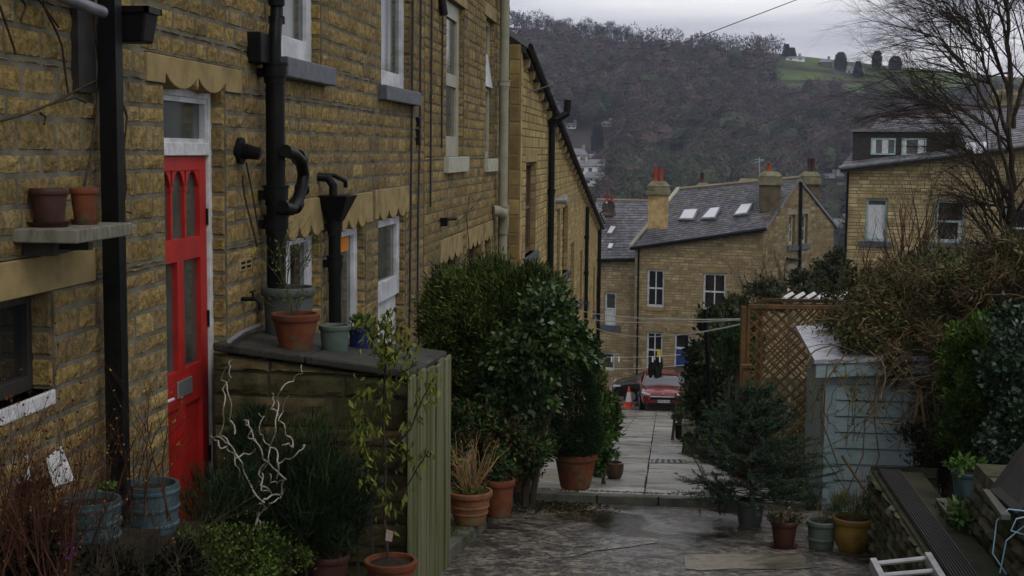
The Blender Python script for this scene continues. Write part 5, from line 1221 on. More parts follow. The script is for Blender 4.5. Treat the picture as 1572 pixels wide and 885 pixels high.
# ================================================================== RIGHT SIDE: SHED, TRELLIS, WALL, LADDER
Ysh=12.7; a=atY(1268,560,Ysh); X0=a.x; X1=atY(1455,560,Ysh).x; Y1=14.3; zt=a.z; zb_=zg(1.5,Ysh)-.1
SHD=thing('garden_shed','pale blue weatherboarded shed with shining grey felt roof, half under vines','shed',(X0,Ysh,zb_))
m=MB(); m.box(X0,X0+.06,Ysh,Y1,zb_,zt+.02); m.build('side_wall','shed',SHD,bevel=.004)
for xa_ in (X0,X1-.1): m=MB(); m.box(xa_,xa_+.10,Ysh-.012,Ysh+.04,zb_,zt+.0); m.build('corner_post','shed',SHD,bevel=.004)
F_=Face((X0+.1,Ysh,0),(1,0,0),(0,-1,0)); n=9; wd=X1-X0-.2; 
for k in range(n):
    v0=zb_+(zt-zb_-.02)*k/n; v1=zb_+(zt-zb_-.02)*(k+1)/n; m=MB(); P=F_.P
    m.add([P(0,v0,.02),P(wd,v0,.02),P(wd,v1-.012,.004),P(0,v1-.012,.004),P(0,v0,-.02),P(wd,v0,-.02),P(wd,v1,-.02),P(0,v1,-.02),P(0,v1,-.012),P(wd,v1,-.012)],[(0,1,2,3),(5,4,0,1)[::-1],(3,2,9,8),(7,6,5,4),(8,9,6,7)])
    m.build('weatherboard','shed',SHD)
m=MB(); m.box(X0+.1,X1-.1,Ysh+.03,Y1,zb_,zt-.05); m.build('inner_wall','shed',SHD)
m=MB(); zr_=zt+.17; m.hexa([(X0-.12,Ysh-.12,zt+.02),(X1+.1,Ysh-.12,zt+.10),(X1+.1,Y1+.1,zt+.22),(X0-.12,Y1+.1,zt+.10),(X0-.12,Ysh-.12,zt+.06),(X1+.1,Ysh-.12,zt+.14),(X1+.1,Y1+.1,zt+.26),(X0-.12,Y1+.1,zt+.14)]); m.build('roof','felt',SHD)
m=MB(); m.hexa([(X0-.10,Ysh-.10,zt-.11),(X1+.1,Ysh-.10,zt-.02),(X1+.1,Ysh-.07,zt-.02),(X0-.10,Ysh-.07,zt-.11),(X0-.10,Ysh-.10,zt+.02),(X1+.1,Ysh-.10,zt+.10),(X1+.1,Ysh-.07,zt+.10),(X0-.10,Ysh-.07,zt+.02)]); m.build('fascia','shed',SHD)

def trellis(label,F,u0,u1,v0,v1,pitch=.115,name='trellis',posts=True,clip=None):
    o=thing(name,label,'trellis',F.P(u0,v0)); m=MB(); w=.020; H=v1-v0; W_=u1-u0
    for sgn in (1,-1):
        k=-int(H/pitch)-2
        while k*pitch*1.25<W_+H:
            # line u = k*p + t*sgn ; v = t
            s0=k*pitch*1.25; t0=max(0,-s0 if sgn>0 else -1e9); 
            pts=[]
            for t in (0,H):
                pts.append((s0+t if sgn>0 else s0+H-t, t))
            (ua,va),(ub,vb)=pts
            # clip to 0..W_
            def cl(ua,va,ub,vb):
                if ub==ua: return None
                lo,hi=0,1
                for lim,s in ((0,1),(W_,-1)):
                    fa=s*(ua-lim); fb=s*(ub-lim)
                    if fa<0 and fb<0: return None
                    if fa<0: lo=max(lo,fa/(fa-fb))
                    elif fb<0: hi=min(hi,fa/(fa-fb))
                if lo>=hi: return None
                return (ua+(ub-ua)*lo,va+(vb-va)*lo,ua+(ub-ua)*hi,va+(vb-va)*hi)
            c=cl(ua,va,ub,vb)
            if c:
                a,b,c2,d=c; d0=(0 if sgn>0 else .010)
                m.hexa([F.P(u0+a-w*.7,v0+b,d0),F.P(u0+a+w*.7,v0+b,d0),F.P(u0+a+w*.7,v0+b,d0+.009),F.P(u0+a-w*.7,v0+b,d0+.009),F.P(u0+c2-w*.7,v0+d,d0),F.P(u0+c2+w*.7,v0+d,d0),F.P(u0+c2+w*.7,v0+d,d0+.009),F.P(u0+c2-w*.7,v0+d,d0+.009)])
            k+=1
    m.build('lattice','lattice',o)
    for (a,b,c,d,nm) in ((u0-.03,u1+.03,v1,v1+.045,'top_rail'),(u0-.03,u1+.03,v0-.045,v0,'bottom_rail'),(u0-.035,u0,v0,v1,'stile'),(u1,u1+.035,v0,v1,'stile')):
        k=MB(); F.box(k,a,b,c,d,-.012,.032); k.build(nm,'lattice',o,bevel=.003)
    if posts:
        for u in (u0-.10,): k=MB(); F.box(k,u,u+.065,v0-.5,v1+.02,-.05,.02); k.build('post','lattice',o,bevel=.004)
    return o
FT=Face((0,15.0,0),(.995,.0998,0),(.0998,-.995,0)); q0=FT.uv(1152,474); q1_=FT.uv(1312,478)
trellis('tall brown diamond trellis panel standing behind the blue shed',FT,q0[0],q1_[0]+.3,-3.45,q0[1],.095)
FT2=Face((0,19.5,0),(1,0,0),(0,-1,0)); q0=FT2.uv(1172,463); q1_=FT2.uv(1284,466)
trellis('lower trellis panel with yellowish top rail showing behind the tall trellis',FT2,q0[0],q1_[0],-4.0,q0[1],.14)
p=atY(1145,565,14.6); m=MB(); m.box(p.x-.03,p.x+.05,14.6,14.66,-3.9,p.z); m.box(p.x-.045,p.x+.065,14.58,14.68,p.z,p.z+.03); tag(m.build('fence_post','lattice',off=(p.x,14.6,-3.6)),'low post with pale cap just left of the trellis edge','post')
# pergola
PG=thing('pergola','pale slatted pergola roof seen above the trellis before the far gable','pergola',atY(1245,520,24))
for i in range(6):
    k=MB(); a=atY(1203+17*i,459,23.4); b=atY(1216+17*i,451.5,25.6); k.tube([a,b],.045,4); k.build('slat','white_rough',PG)
for yy in (23.6,25.3):
    k=MB(); a=atY(1203,461 if yy<24 else 456,yy); b=atY(1296,462 if yy<24 else 457,yy); k.tube([a-V((0,0,.06)),b-V((0,0,.06))],.04,4); k.build('beam','wood_grey',PG)
for px in (1214,1292): k=MB(); a=atY(px,462,23.6); k.tube([a,V((a.x,a.y,-5.6))],.05,6); k.build('post','wood_grey',PG)
# clothes prop and washing lines with dark garment
p0=atY(1096,640,18); p1=atY(1082,475,18); p0=V((p0.x,18,zf(18)+.05)); m=MB(); m.tube([p0,p1],.028,8); tag(m.build('clothes_post','black',off=p0),'thin black leaning clothes post in front of the right-hand hedge','post')
for i,(a,b,sag,lab) in enumerate([((876,474,36),(1146,490,15.2),.10,'upper white washing line strung across the path'),((876,486,36),(1146,491,15.2),.09,'middle white washing line strung across the path'),((880,486,36),(1147,496,15.2),.32,'lowest white washing line strung across the path')]):
    A=atY(*a); B=atY(*b); pts=[A.lerp(B,t/16)-V((0,0,sag*4*(t/16)*(1-t/16))) for t in range(17)]; m=MB(); m.tube(pts,.0085,5); tag(m.build('washing_line','wline',off=A),lab,'washing line')
for (a,b,lab) in [((870,545,40),(1095,540,30),'thin far clothes line holding the black garment'),((870,563,40),(1075,558,34),'thin lower clothes line before the far house')]:
    A=atY(*a); B=atY(*b); m=MB(); m.tube([A.lerp(B,t/8)-V((0,0,.1*4*(t/8)*(1-t/8))) for t in range(9)],.007,4); tag(m.build('washing_line','wline',off=A),lab,'washing line')
G_=thing('black_garment','black trousers or gloves hanging limp from the line before the red car','garment',atY(1006,551,35)); 
for (pts,r) in (([(1003,553),(1001,562),(999,572),(998.5,580)],[.05,.10,.08,.04]),([(1006,556),(1007,566),(1008,574),(1008.5,580.5)],[.06,.11,.09,.05]),([(1012,549),(1012,560),(1012.5,570),(1013,579)],[.08,.11,.06,.03])):
    m=MB(); m.tube([atY(x,y,35) for x,y in pts],r,7); o=m.build('leg','cloth_black' if 'cloth_black' in M else 'tyre',G_,smooth=True)
for px in (939,950,1002,1013): 
    p=atY(px,551,34.9); m=MB(); m.box(p.x-.018,p.x+.018,p.y,p.y+.03,p.z-.09,p.z+.05); tag(m.build('clothes_peg','wline',off=p),'small pale peg clipped on the far clothes line','peg','pegs on the far clothes line')
# overhead wires
for pts,lab in ([[(812,142,24),(905,112,28),(1060,62,34),(1228,-2,40)],'black overhead wire rising from the terrace eave to the top edge'],[[(1080,218,60),(1200,180,52),(1300,143,46),(1410,104,40)],'thin overhead wire crossing the wooded hill towards the bare tree']):
    m=MB(); m.tube([atY(*p) for p in pts],.012 if pts[0][0]<900 else .012,4); tag(m.build('overhead_wire','wire',off=atY(*pts[0])),lab,'wire')
# dry stone wall
DW=thing('dry_stone_wall','low mossy dry-stone wall at the bottom right with a black ribbed strip on it','wall',(1.65,9,-3))
mb_=MB(); mw=MB(); FW=Face((1.62,0,0),(0,1,0),(-1,0,0)); tw=lambda u: -2.42+.02*(u-8)
stw=[(.10,.095,.06),(.075,.07,.045),(.13,.12,.08),(.055,.06,.035)]
stonewall(mb_,mw,FW,(5.0,10.55),(-3.15,-2.36),(),ch=.075,bl=(.15,.42),proud=.035,joint=.016,sub=(4,2),top=lambda u:-2.40,stones=stw)
FW2=Face((1.62,10.55,0),(1,0,0),(0,1,0)); stonewall(mb_,mw,FW2,(0,.5),(-3.15,-2.38),(),ch=.08,bl=(.12,.3),proud=.03,sub=(2,1),stones=stw)
mw.box(1.63,2.0,5,10.53,-3.2,-2.41); mb_.build('stones','stone_moss',DW); mw.build('core','mortar_dark',DW)
k=MB()
k.box(1.66,1.83,6.4,10.45,-2.405,-2.385)
for i in range(9): x=1.665+i*.018; k.box(x,x+.009,6.4,10.45,-2.385,-2.372)
k.build('ribbed_strip','wood_dark',DW)
DW2=thing('dry_stone_wall','taller stretch of mossy stone wall at the right edge under the leaning dark board','wall',(2.05,7.5,-2.4))
mb_=MB(); mw=MB(); FW=Face((2.02,0,0),(0,1,0),(-1,0,0)); stonewall(mb_,mw,FW,(5.0,8.9),(-2.5,-2.02),(),ch=.09,bl=(.18,.42),proud=.04,joint=.018,sub=(4,2),stones=stw)
FW2=Face((2.02,8.9,0),(1,0,0),(0,1,0)); mw.box(2.03,2.6,5.0,8.88,-2.6,-2.04); 
for i in range(10): yy=5.1+i*.38; mb_.hexa([(2.0,yy,-2.03),(2.5,yy,-2.03),(2.5,yy+.34,-2.03),(2.0,yy+.34,-2.03),(2.01,yy+.01,-1.96),(2.48,yy,-1.95),(2.48,yy+.32,-1.96),(2.01,yy+.33,-1.955)],stw[i%4])
mb_.build('stones','stone_moss',DW2); mw.build('core','mortar_dark',DW2)
# leaning dark board
p=[atY(1524,790,8.1),atY(1600,700,7.9),atY(1600,640,8.3),atY(1580,668,8.35)]
k=MB(); P_=[atY(1519,752,8.15),atY(1560,790,7.6),atY(1640,720,7.6),atY(1590,655,8.2)]; k.slab(P_,.03,dirv=(.3,1,0)); tag(k.build('leaning_board','wood_dark',off=P_[0],bevel=.004),'dark flat board leaning at the right edge above the stone wall','board')
# flat stones
for q_,lab in ((((1436,765),(1452,764),(1480,797),(1462,799)),'flat pale coping stone lying loose on the low dry-stone wall'),(((1508,750),(1520,752),(1552,790),(1536,789)),'narrow wet coping stone on the taller right-hand wall')):
    k=MB(); P_=[hit(x,y,(0,0,-2.36 if 'low' in lab else -1.94),(0,0,1)) for x,y in q_]; k.slab(P_,.035); tag(k.build('coping_stone','kerb',off=P_[0],bevel=.006),lab,'stone')
# ladder
LD=thing('ladder','grey aluminium ladder lying at the bottom right corner','ladder',(1.4,7.5,-2.6))
A0=atY(1340,864,8.2); A1=V((A0.x+.02,6.2,-2.46)); B0=atY(1424,855,8.2); B1=V((B0.x+.02,6.2,-2.46))
for a,b in ((A0,A1),(B0,B1)):
    k=MB(); d=(b-a).normalized(); sx=V((.02,.006,0)); k.hexa([a-sx-V((0,0,.045)),a+sx-V((0,0,.045)),b+sx-V((0,0,.045)),b-sx-V((0,0,.045)),a-sx+V((0,0,.03)),a+sx+V((0,0,.03)),b+sx+V((0,0,.03)),b-sx+V((0,0,.03))]); k.build('rail','alu',LD,bevel=.004)
for i in range(9):
    t=(i+.12)/9; k=MB(); k.tube([A0.lerp(A1,t),B0.lerp(B1,t)],.016,8); k.build('rung','alu',LD,smooth=True)
# blue cord
pts=[(1545,882),(1524,850),(1530,800),(1548,782),(1575,785),(1590,800)]; k=MB(); k.tube([atY(x,y,7.6) for x,y in pts],.004,5); k.tube([atY(x,y,7.6) for x,y in [(1535,880),(1545,830),(1572,808),(1590,812)]],.004,5); k.tube([atY(x,y,7.55) for x,y in [(1590,790),(1560,797),(1552,815),(1575,822),(1590,815)]],.004,5); tag(k.build('cord','bluecord',off=atY(1545,820,7.6)),'tangled pale blue cord draped over the right-hand stone wall','cord')
# raised bed soil
# left foreground bits: papers / white boards, crate corner
def board(label,poly,Y,m,name='board'):
    P_=[atY(x,y,Y+dy) for x,y,dy in poly]; k=MB(); k.slab(P_,.012,dirv=(.2,1,0)); tag(k.build(name,m,off=P_[0]),label,'board')
board('white speckled board leaning upright among the red twigs below the shelf',[(70,705,0),(92,686,.05),(112,738,.05),(83,748,0)],5.4,'white_rough')
board('white board lying low in the red twigs at the left edge',[(-20,722,0),(40,700,.3),(44,738,.3),(-20,770,0)],5.2,'white_rough')
k=MB(); p=atY(205,880,6.1); k.box(p.x-.10,p.x+.1,6.1,6.35,p.z-.1,p.z+.08); tag(k.build('crate','wood_dark',off=p,bevel=.005),'dark wooden crate between the two blue-grey pots at the bottom','crate')
k=MB(); p=atY(208,870,6.0); k.box(p.x-.018,p.x+.022,6.02,6.06,p.z-.08,p.z+.07); tag(k.build('green_stake','wood_green',off=p),'bright green stake end in front of the dark crate','stake')
pW=pot('plant_pot','small black pot on the crate between the blue-grey pots','pot',203,838,812,34,26,'blackpl',Y=6.15)
# stone step / bed that carries the blue pots
k=MB(); k.box(-2.70,-2.30,4.6,6.0,-3.0,-1.765); k.box(-2.70,-2.30,6.003,6.62,-3.0,-1.90); BED=k.build('planting_bed','soil',off=(-2.4,6,-2.6)); tag(BED,'dark raised earth bed under the blue-grey pots along the wall','planting bed')
for lbl,pt in (('purple',(97,855)),):
    pass

# ================================================================== PLANTS
def fol(name,label,cat,ells,n,ln,wd,cols,m='leaf',loc=None,stems=None,stem_m='bark',**k):
    c=ells[0][0]; loc=loc or (c[0],c[1],c[2]-ells[0][1][2]); o=thing(name,label,cat,loc)
    if stems: s=MB(); 
    if stems:
        for pts,r in stems: s.tube(pts,r,5)
        s.build('stem',stem_m,o)
    crown('foliage',ells,n,ln,wd,cols,m,o,**k); return o
def E(px,py,Y,rx,ry,rz): p=atY(px,py,Y); s=Y/F_PX; return ((p.x,p.y,p.z),(rx*s,ry,rz*s))
DK=[(.03,.058,.018),(.045,.08,.024),(.018,.036,.012),(.065,.10,.03)]
# big rounded shrub (yew) and camellia beside it
gz=lambda x,Y: zr(Y)
yew=[E(745,490,12.0,92,.62,84),E(700,520,11.8,48,.45,75),E(800,470,12.1,62,.5,60),E(730,575,12.0,60,.5,60)]
fol('evergreen_shrub','big rounded olive-green evergreen shrub leaning on the terrace wall','shrub',yew,80000,.055,.012,[(.052,.08,.016),(.036,.06,.014),(.085,.11,.022),(.022,.038,.01)],loc=(-1.6,12.0,-3.1),
    stems=[([(-1.6,12,-3.15),(-1.62,12,-2.3),(-1.7,12,-1.6)],[.05,.04,.02]),([(-1.5,12.1,-3.15),(-1.3,12,-2.2),(-1.2,12,-1.6)],[.04,.03,.02])],clumps=260,cr=.24,up=.55,outw=.9,shell=.6)
cam_e=[E(802,600,11.9,52,.35,55),E(785,590,11.7,60,.35,60),E(842,510,11.6,50,.42,78),E(872,525,11.7,38,.35,44),E(800,560,11.5,48,.4,62),E(770,620,11.6,50,.4,40),E(903,540,11.9,16,.2,22)]
fol('camellia','dark glossy-leaved camellia on the right of the big rounded shrub','shrub',cam_e,21000,.062,.036,[(.034,.068,.016),(.022,.045,.012),(.05,.092,.022),(.065,.11,.03)],'leaf_gloss',loc=(-1.0,11.6,-3.1),
    stems=[([(-1.15,11.7,-3.1),(-1.15,11.7,-2.4),(-1.0,11.6,-1.7)],[.04,.03,.015]),([(-1.1,11.7,-3.1),(-1.0,11.7,-2.4),(-.8,11.6,-1.9)],[.03,.025,.012])],clumps=110,cr=.3,up=.1,outw=.8,droop=.2,shell=.45)
# shade-tolerant undergrowth beneath
fol('bushy_shrub','dark leafy shrub with pinkish buds under the big rounded shrub','shrub',[E(715,650,11.2,38,.3,36),E(760,665,11.3,34,.3,40),E(700,700,11.0,20,.25,40)],4200,.05,.022,DK+[(.10,.05,.03)],loc=(-1.6,11.2,-3.0),clumps=70,cr=.3,shell=.3)
fol('bushy_shrub','leafy shrub with bare inner stems between the camellia and the cone conifer','shrub',[E(815,660,12.5,38,.3,50),E(800,700,12.3,40,.3,34),E(828,620,12.7,26,.3,30)],4800,.05,.024,DK,loc=(-1.3,12.5,-3.2),stems=[([(-1.3,12.5,-3.1),(-1.35,12.5,-2.6),(-1.3,12.5,-2.2)],[.02,.015,.01]),([(-1.2,12.5,-3.1),(-1.1,12.4,-2.6),(-1.15,12.5,-2.2)],[.02,.015,.01])],clumps=70,cr=.3,shell=.3)
fol('bushy_shrub','mid-green leafy growth hiding the trunks of the camellia above the step','shrub',[E(812,695,11.5,34,.3,42),E(785,690,11.3,30,.25,40)],6500,.045,.022,[(.035,.065,.02),(.05,.085,.026),(.02,.04,.014),(.08,.06,.03)],loc=(-1.1,11.5,-3.1),clumps=80,cr=.32,shell=.3)
# bare ochre stems in the banded pot (hydrangea)
def stemmy(name,label,cat,base,n,h,spread,r,m,depth=1,leaf=None,nl=0,wig=.12,rn=None,leafm='leaf',ls=(.02,.012),grav=.02,branch_spread=.45):
    rn=rn or random.Random(hash(label)%999+1); rn=random.Random(sum(map(ord,label)))
    o=thing(name,label,cat,base); mb=MB(); tips=[]
    for i in range(n):
        a=rn.uniform(0,6.28); sp=spread*rn.uniform(.15,1); b=V(base)+V((math.cos(a),math.sin(a),0))*rn.uniform(0,.05)
        branchy(mb,b,(math.cos(a)*sp,math.sin(a)*sp,1),h*rn.uniform(.55,1.0)*(.62 if depth else 1),r*rn.uniform(.7,1.2),depth,branch_spread,2,wig,grav,tips,rn,5,5,.7)
    mb.build('stem',m,o)
    if leaf and nl:
        P=np.array([tuple(t[0]) for t in tips]); V0=np.array([v for v in mb.v])
        k=NR.randint(0,len(V0),nl); P=V0[k]+NR.normal(size=(nl,3))*.008; hi=P[:,2]>base[2]+h*.2; P=P[hi]
        quadmesh('foliage',leafquads(P,NR.normal(size=P.shape)+np.array([0,0,.2]),NR.uniform(.7,1.3,len(P))*ls[0],ls[1]),pal(leaf,len(P)),leafm,o)
    return o
b,rt,_=pH; stemmy('hydrangea','bare ochre hydrangea stems rising from the banded pale pot','shrub',tuple(b-V((0,0,.04))),22,.62,.75,.0075,'twig_tan',1,[(.08,.11,.03),(.2,.1,.06)],90,.10,ls=(.03,.018))
fol('ground_weed','small green weeds round the rim of the banded pale pot','weed',[((b.x,b.y,b.z+.0),(rt*.85,rt*.85,.025))],350,.035,.012,[(.06,.10,.02),(.09,.13,.03)],clumps=20,cr=.4)
# cone conifer
b,rt,_=pL
def cone(name,label,cat,base,h,r,n,cols,ln=.04,wd=.008,pw=.75,m='leaf',flare=.35,bulge=0):
    o=thing(name,label,cat,base); s=MB(); s.tube([base,(base[0],base[1],base[2]+h*.9)],[.02,.004],5); s.build('stem','bark',o)
    nc=int(n/45); zc=NR.rand(nc)**1.15; ac=NR.rand(nc)*6.283; prof=lambda z: r*np.clip((1-z)**pw*(1-np.exp(-(z+.10)*12)),.02,9)
    k=NR.randint(0,nc,n); z=np.clip(zc[k]+NR.normal(size=n)*.035,0,1); a=ac[k]+NR.normal(size=n)*.22
    rr=prof(z)*(.55+.48*NR.rand(n)**.5)*(1+.10*np.sin(k*1.7))
    P=np.stack([base[0]+rr*np.cos(a),base[1]+rr*np.sin(a),base[2]+h*z],1); D=np.stack([np.cos(a),np.sin(a),np.full(n,.9)],1)+NR.normal(size=(n,3))*.35
    br=NR.uniform(.6,1.4,nc)[k]
    quadmesh('foliage',leafquads(P,D,ln,wd),pal(cols,n)*br[:,None],m,o); return o
cone('dwarf_conifer','dense cone-shaped dwarf conifer in the biggest terracotta pot','conifer',tuple(b-V((0,0,.02))),1.16*.98,.27,30000,[(.022,.052,.018),(.034,.07,.024),(.014,.032,.012)],.032,.008,.55)
# leafy plants along left of the path
for i,(e,n,lab,c) in enumerate([([E(925,695,13.6,11,.2,30),E(922,655,13.9,13,.2,24)],1800,'light green leafy shrub just right of the cone conifer',[(.04,.085,.02),(.06,.11,.03),(.03,.06,.015)]),
  ([E(934,655,16,14,.25,24),E(930,625,17,15,.3,22)],1900,'bright leafy shrub lining the left of the path above the brown pot',[(.05,.09,.02),(.07,.12,.03),(.03,.05,.015)]),
  ([E(918,600,21,13,.3,26),E(908,575,22,16,.3,30)],1600,'olive shrub on the left of the path level with the cone',[(.06,.075,.02),(.09,.10,.03),(.035,.05,.015)]),
  ([E(918,575,30,8,.3,20)],900,'tall pale-stemmed shrub at the foot of the sloping terrace',[(.08,.07,.03),(.05,.06,.02)])]):
    c0=e[0][0]; zz=zf(c0[1]); fol('path_shrub',lab,'shrub',e,n,.06+.02*i,.03+.008*i,c,loc=(c0[0],c0[1],zz),stems=[([(c0[0],c0[1],zz-.1),(c0[0]+.03,c0[1],c0[2])],[.02,.008]),([(c0[0]+.05,c0[1],zz-.1),(c0[0]-.08,c0[1],c0[2]+.1)],[.02,.008])],clumps=45,cr=.35,shell=.3)
b,rt,_=pM; stemmy('potted_sprig','thin leafy sprig in the small brown glazed pot','plant',tuple(b-V((0,0,.02))),6,.28,.4,.004,'bark',1,[(.03,.06,.02),(.05,.09,.03)],160,.1,ls=(.03,.018))
for pt_,lab,c in ((pJ,'leafy plant in the grey-green tub under the shrub',DK),(pI,'low green plant in the plain red clay pot',DK),(pM2,'dark leafy plant between the big pot and the brown pot',DK)):
    b,rt,_=pt_; fol('potted_plant',lab,'plant',[((b.x,b.y,b.z+.10),(rt*1.1,rt*1.1,.13))],500,.05,.022,c,clumps=16,cr=.45,shell=.2)
# --- right side hedge by the path
def bush(name,label,ells,n,ln,wd,cols,m='leaf',cl=70,cr=.3,shell=.45,up=.3,grd=None,**k):
    c=ells[0][0]; Y=c[1]; zz=terr(c[0],Y)+.1 if grd is None else grd
    return fol(name,label,'shrub',ells,n,ln,wd,cols,m,loc=(c[0],Y,zz),stems=[([(c[0]+dx,Y,zz-.15),(c[0]+dx*.6,Y,c[2]+.2*ells[0][1][2]),(c[0]-dx*.6,Y,c[2]+.6*ells[0][1][2])],([.035,.025,.01] if Y>9.5 else [.010,.008,.004])) for dx in (-.12,.02,.13)],clumps=cl,cr=cr,shell=shell,up=up,**k)
bush('ivy_hedge','tall dark hedge on the right of the path behind the black clothes post',[E(1110,560,21,46,.8,85),E(1085,590,20.5,34,.7,60),E(1125,520,22,38,.8,48),E(1130,640,20,40,.7,50)],14000,.085,.05,[(.03,.05,.018),(.045,.065,.025),(.02,.034,.012),(.07,.075,.04)],'leaf',cl=150,cr=.25)
bush('evergreen_shrub','small mid-green conifer beside the trellis edge, in front of the hedge',[E(1130,535,17.5,20,.35,34)],4500,.05,.012,[(.03,.07,.018),(.045,.09,.025)],cl=40,cr=.3)
bush('round_bush','rounded pale-flecked bush low at the right edge of the path by the cars',[E(1062,625,27,22,.6,32)],2200,.08,.045,[(.05,.07,.03),(.035,.05,.02),(.09,.10,.05)],cl=40)
bush('round_bush','yellow-green shrub over the dark wooden planter',[E(1106,668,18.6,20,.3,16)],1100,.06,.03,[(.07,.12,.02),(.10,.15,.03)],cl=20,grd=-4.1)
bush('round_bush','small green plant in the green crate planter',[E(1060,672,20.4,11,.2,7)],400,.05,.025,DK,cl=12,grd=-4.5)
bush('round_bush','spiky green plant at the foot of the hedge beside the planters',[E(1042,640,25.5,9,.2,12)],500,.07,.015,[(.06,.09,.03),(.04,.06,.02)],cl=12,up=1.2)
# small fir in the dark plastic pot: whorls of needled branches
b,rt,_=pR
o=thing('fir_tree','small bushy fir tree in a dark pot in front of the shed','fir tree',tuple(b)); sm=MB(); top=atY(1160,592,b.y); sm.tube([b-V((0,0,.1)),V((b.x+.03,b.y,top.z))],[.022,.005],6)
rn=random.Random(4); P=[];D=[]; H_=top.z-b.z
for lv in range(20):
    t=lv/20; z=b.z+H_*(.0+.96*t); L0=(.62*(1-t)**.7+.07)
    for k in range(9 if t<.8 else 6):
        a=rn.uniform(0,6.28); L1=L0*rn.uniform(.6,1.12); el=.12+.5*t+rn.uniform(-.18,.2); d=V((math.cos(a)*math.cos(el),math.sin(a)*math.cos(el),math.sin(el)))
        o0=V((b.x+.02*t,b.y,z)); end=o0+d*L1; sm.tube([o0,o0.lerp(end,.5)-V((0,0,.02)),end],[.006,.004,.002],3,cap=False)
        subs=[(o0,end)]
        for s_ in range(5):
            q=o0.lerp(end,.3+.14*s_); sd=(d+V((rn.gauss(0,.5),rn.gauss(0,.5),rn.gauss(0,.15)))).normalized(); subs.append((q,q+sd*L1*.33)); sm.tube([q,q+sd*L1*.33],[.003,.0015],3,cap=False)
        for (A,B) in subs:
            n=int(34+ (B-A).length*190)
            for i in range(n):
                q=A.lerp(B,(i+rn.random())/n) if (B-A).length<L1*.5 else A.lerp(B,.25+.75*(i+rn.random())/n); P.append(tuple(q)); dd=(B-A).normalized()*.7+V((rn.gauss(0,1),rn.gauss(0,1),rn.gauss(0,1)+.3)).normalized(); D.append(tuple(dd))
sm.build('trunk','bark',o); P=np.array(P);D=np.array(D); quadmesh('needles',leafquads(P,D,.026,.0055,0),pal([(.035,.07,.042),(.05,.09,.055),(.02,.045,.025),(.09,.12,.075)],len(P)),'leaf',o)
p=ground(1085,770,*FL); stemmy('evergreen_sprig','dark broad-leaved sprig poking onto the path left of the fir','plant',(p.x+.12,p.y-.15,zr(12.4)+.08),5,.5,.8,.005,'bark',1,[(.016,.03,.014),(.03,.05,.022)],260,.1,ls=(.05,.022),leafm='leaf_gloss')
# seedheads and bits in right pots
b,rt,_=pO; fol('dry_plant','dry brownish succulent clump in the dark clay pot','plant',[((b.x,b.y,b.z+.02),(rt,rt,.05))],500,.035,.014,[(.08,.09,.04),(.13,.09,.06)],clumps=14,cr=.4)
b,rt,_=pP; stemmy('dead_stems','dry dead stems in the grey-green barrel pot','plant',tuple(b-V((0,0,.03))),12,.32,.6,.003,'twig_dead',1,None,0,.15)
b,rt,_=pQ; fol('grassy_plant','tufty grassy plant in the ochre glazed pot','plant',[((b.x,b.y,b.z+.05),(rt*.9,rt*.9,.06))],700,.10,.005,[(.08,.11,.04),(.05,.08,.025),(.14,.13,.06)],clumps=20,cr=.4,up=1.3)
b,rt,_=pQ; stemmy('tall_dead_stems','thin bare stems rising from the ochre glazed pot against the shed','plant',tuple(b-V((0,0,.03))),6,.8,.35,.0035,'twig_dead',1,None,0,.12)
b,rt,_=pS; fol('potted_plant','fresh green leafy plant in the blue-grey bucket','plant',[((b.x,b.y,b.z+.02),(rt*1.1,rt,.05))],350,.05,.022,[(.05,.11,.02),(.08,.14,.03)],clumps=12,cr=.4)
fol('trailing_plant','fresh green leaves trailing over the right-hand stone wall','plant',[E(1488,805,9.0,30,.25,26)],700,.06,.03,[(.06,.11,.03),(.09,.14,.05)],clumps=20,cr=.4)
# conifer hedge and ivy on the right
bush('golden_conifer','fresh green feathery conifer right of the blue shed',[E(1490,600,11.2,42,.3,100),E(1470,560,11.3,26,.25,60),E(1515,560,11.1,35,.3,90),E(1495,680,11.2,50,.3,50)],22000,.055,.013,[(.05,.10,.012),(.07,.13,.018),(.03,.06,.01),(.10,.16,.03)],cl=150,cr=.22,grd=-2.9,up=.5)
bush('ivy_hedge','dark glossy ivy mass at the right edge beside the feathery conifer',[E(1560,560,10.2,40,.4,80),E(1550,660,10.0,34,.3,70),E(1600,600,10.4,60,.5,120)],13000,.045,.03,[(.02,.045,.02),(.03,.06,.03),(.013,.028,.012),(.05,.09,.05)],'leaf_gloss',cl=130,cr=.28,grd=-2.7)
bush('bramble_bank','dark tangled undergrowth behind the bucket on the raised bed',[E(1450,700,11.6,60,.3,50),E(1540,740,10.4,60,.3,50),E(1468,640,12.0,26,.3,60)],7000,.06,.02,[(.02,.026,.012),(.035,.03,.018),(.015,.02,.01)],cl=90,cr=.35,grd=-2.8)
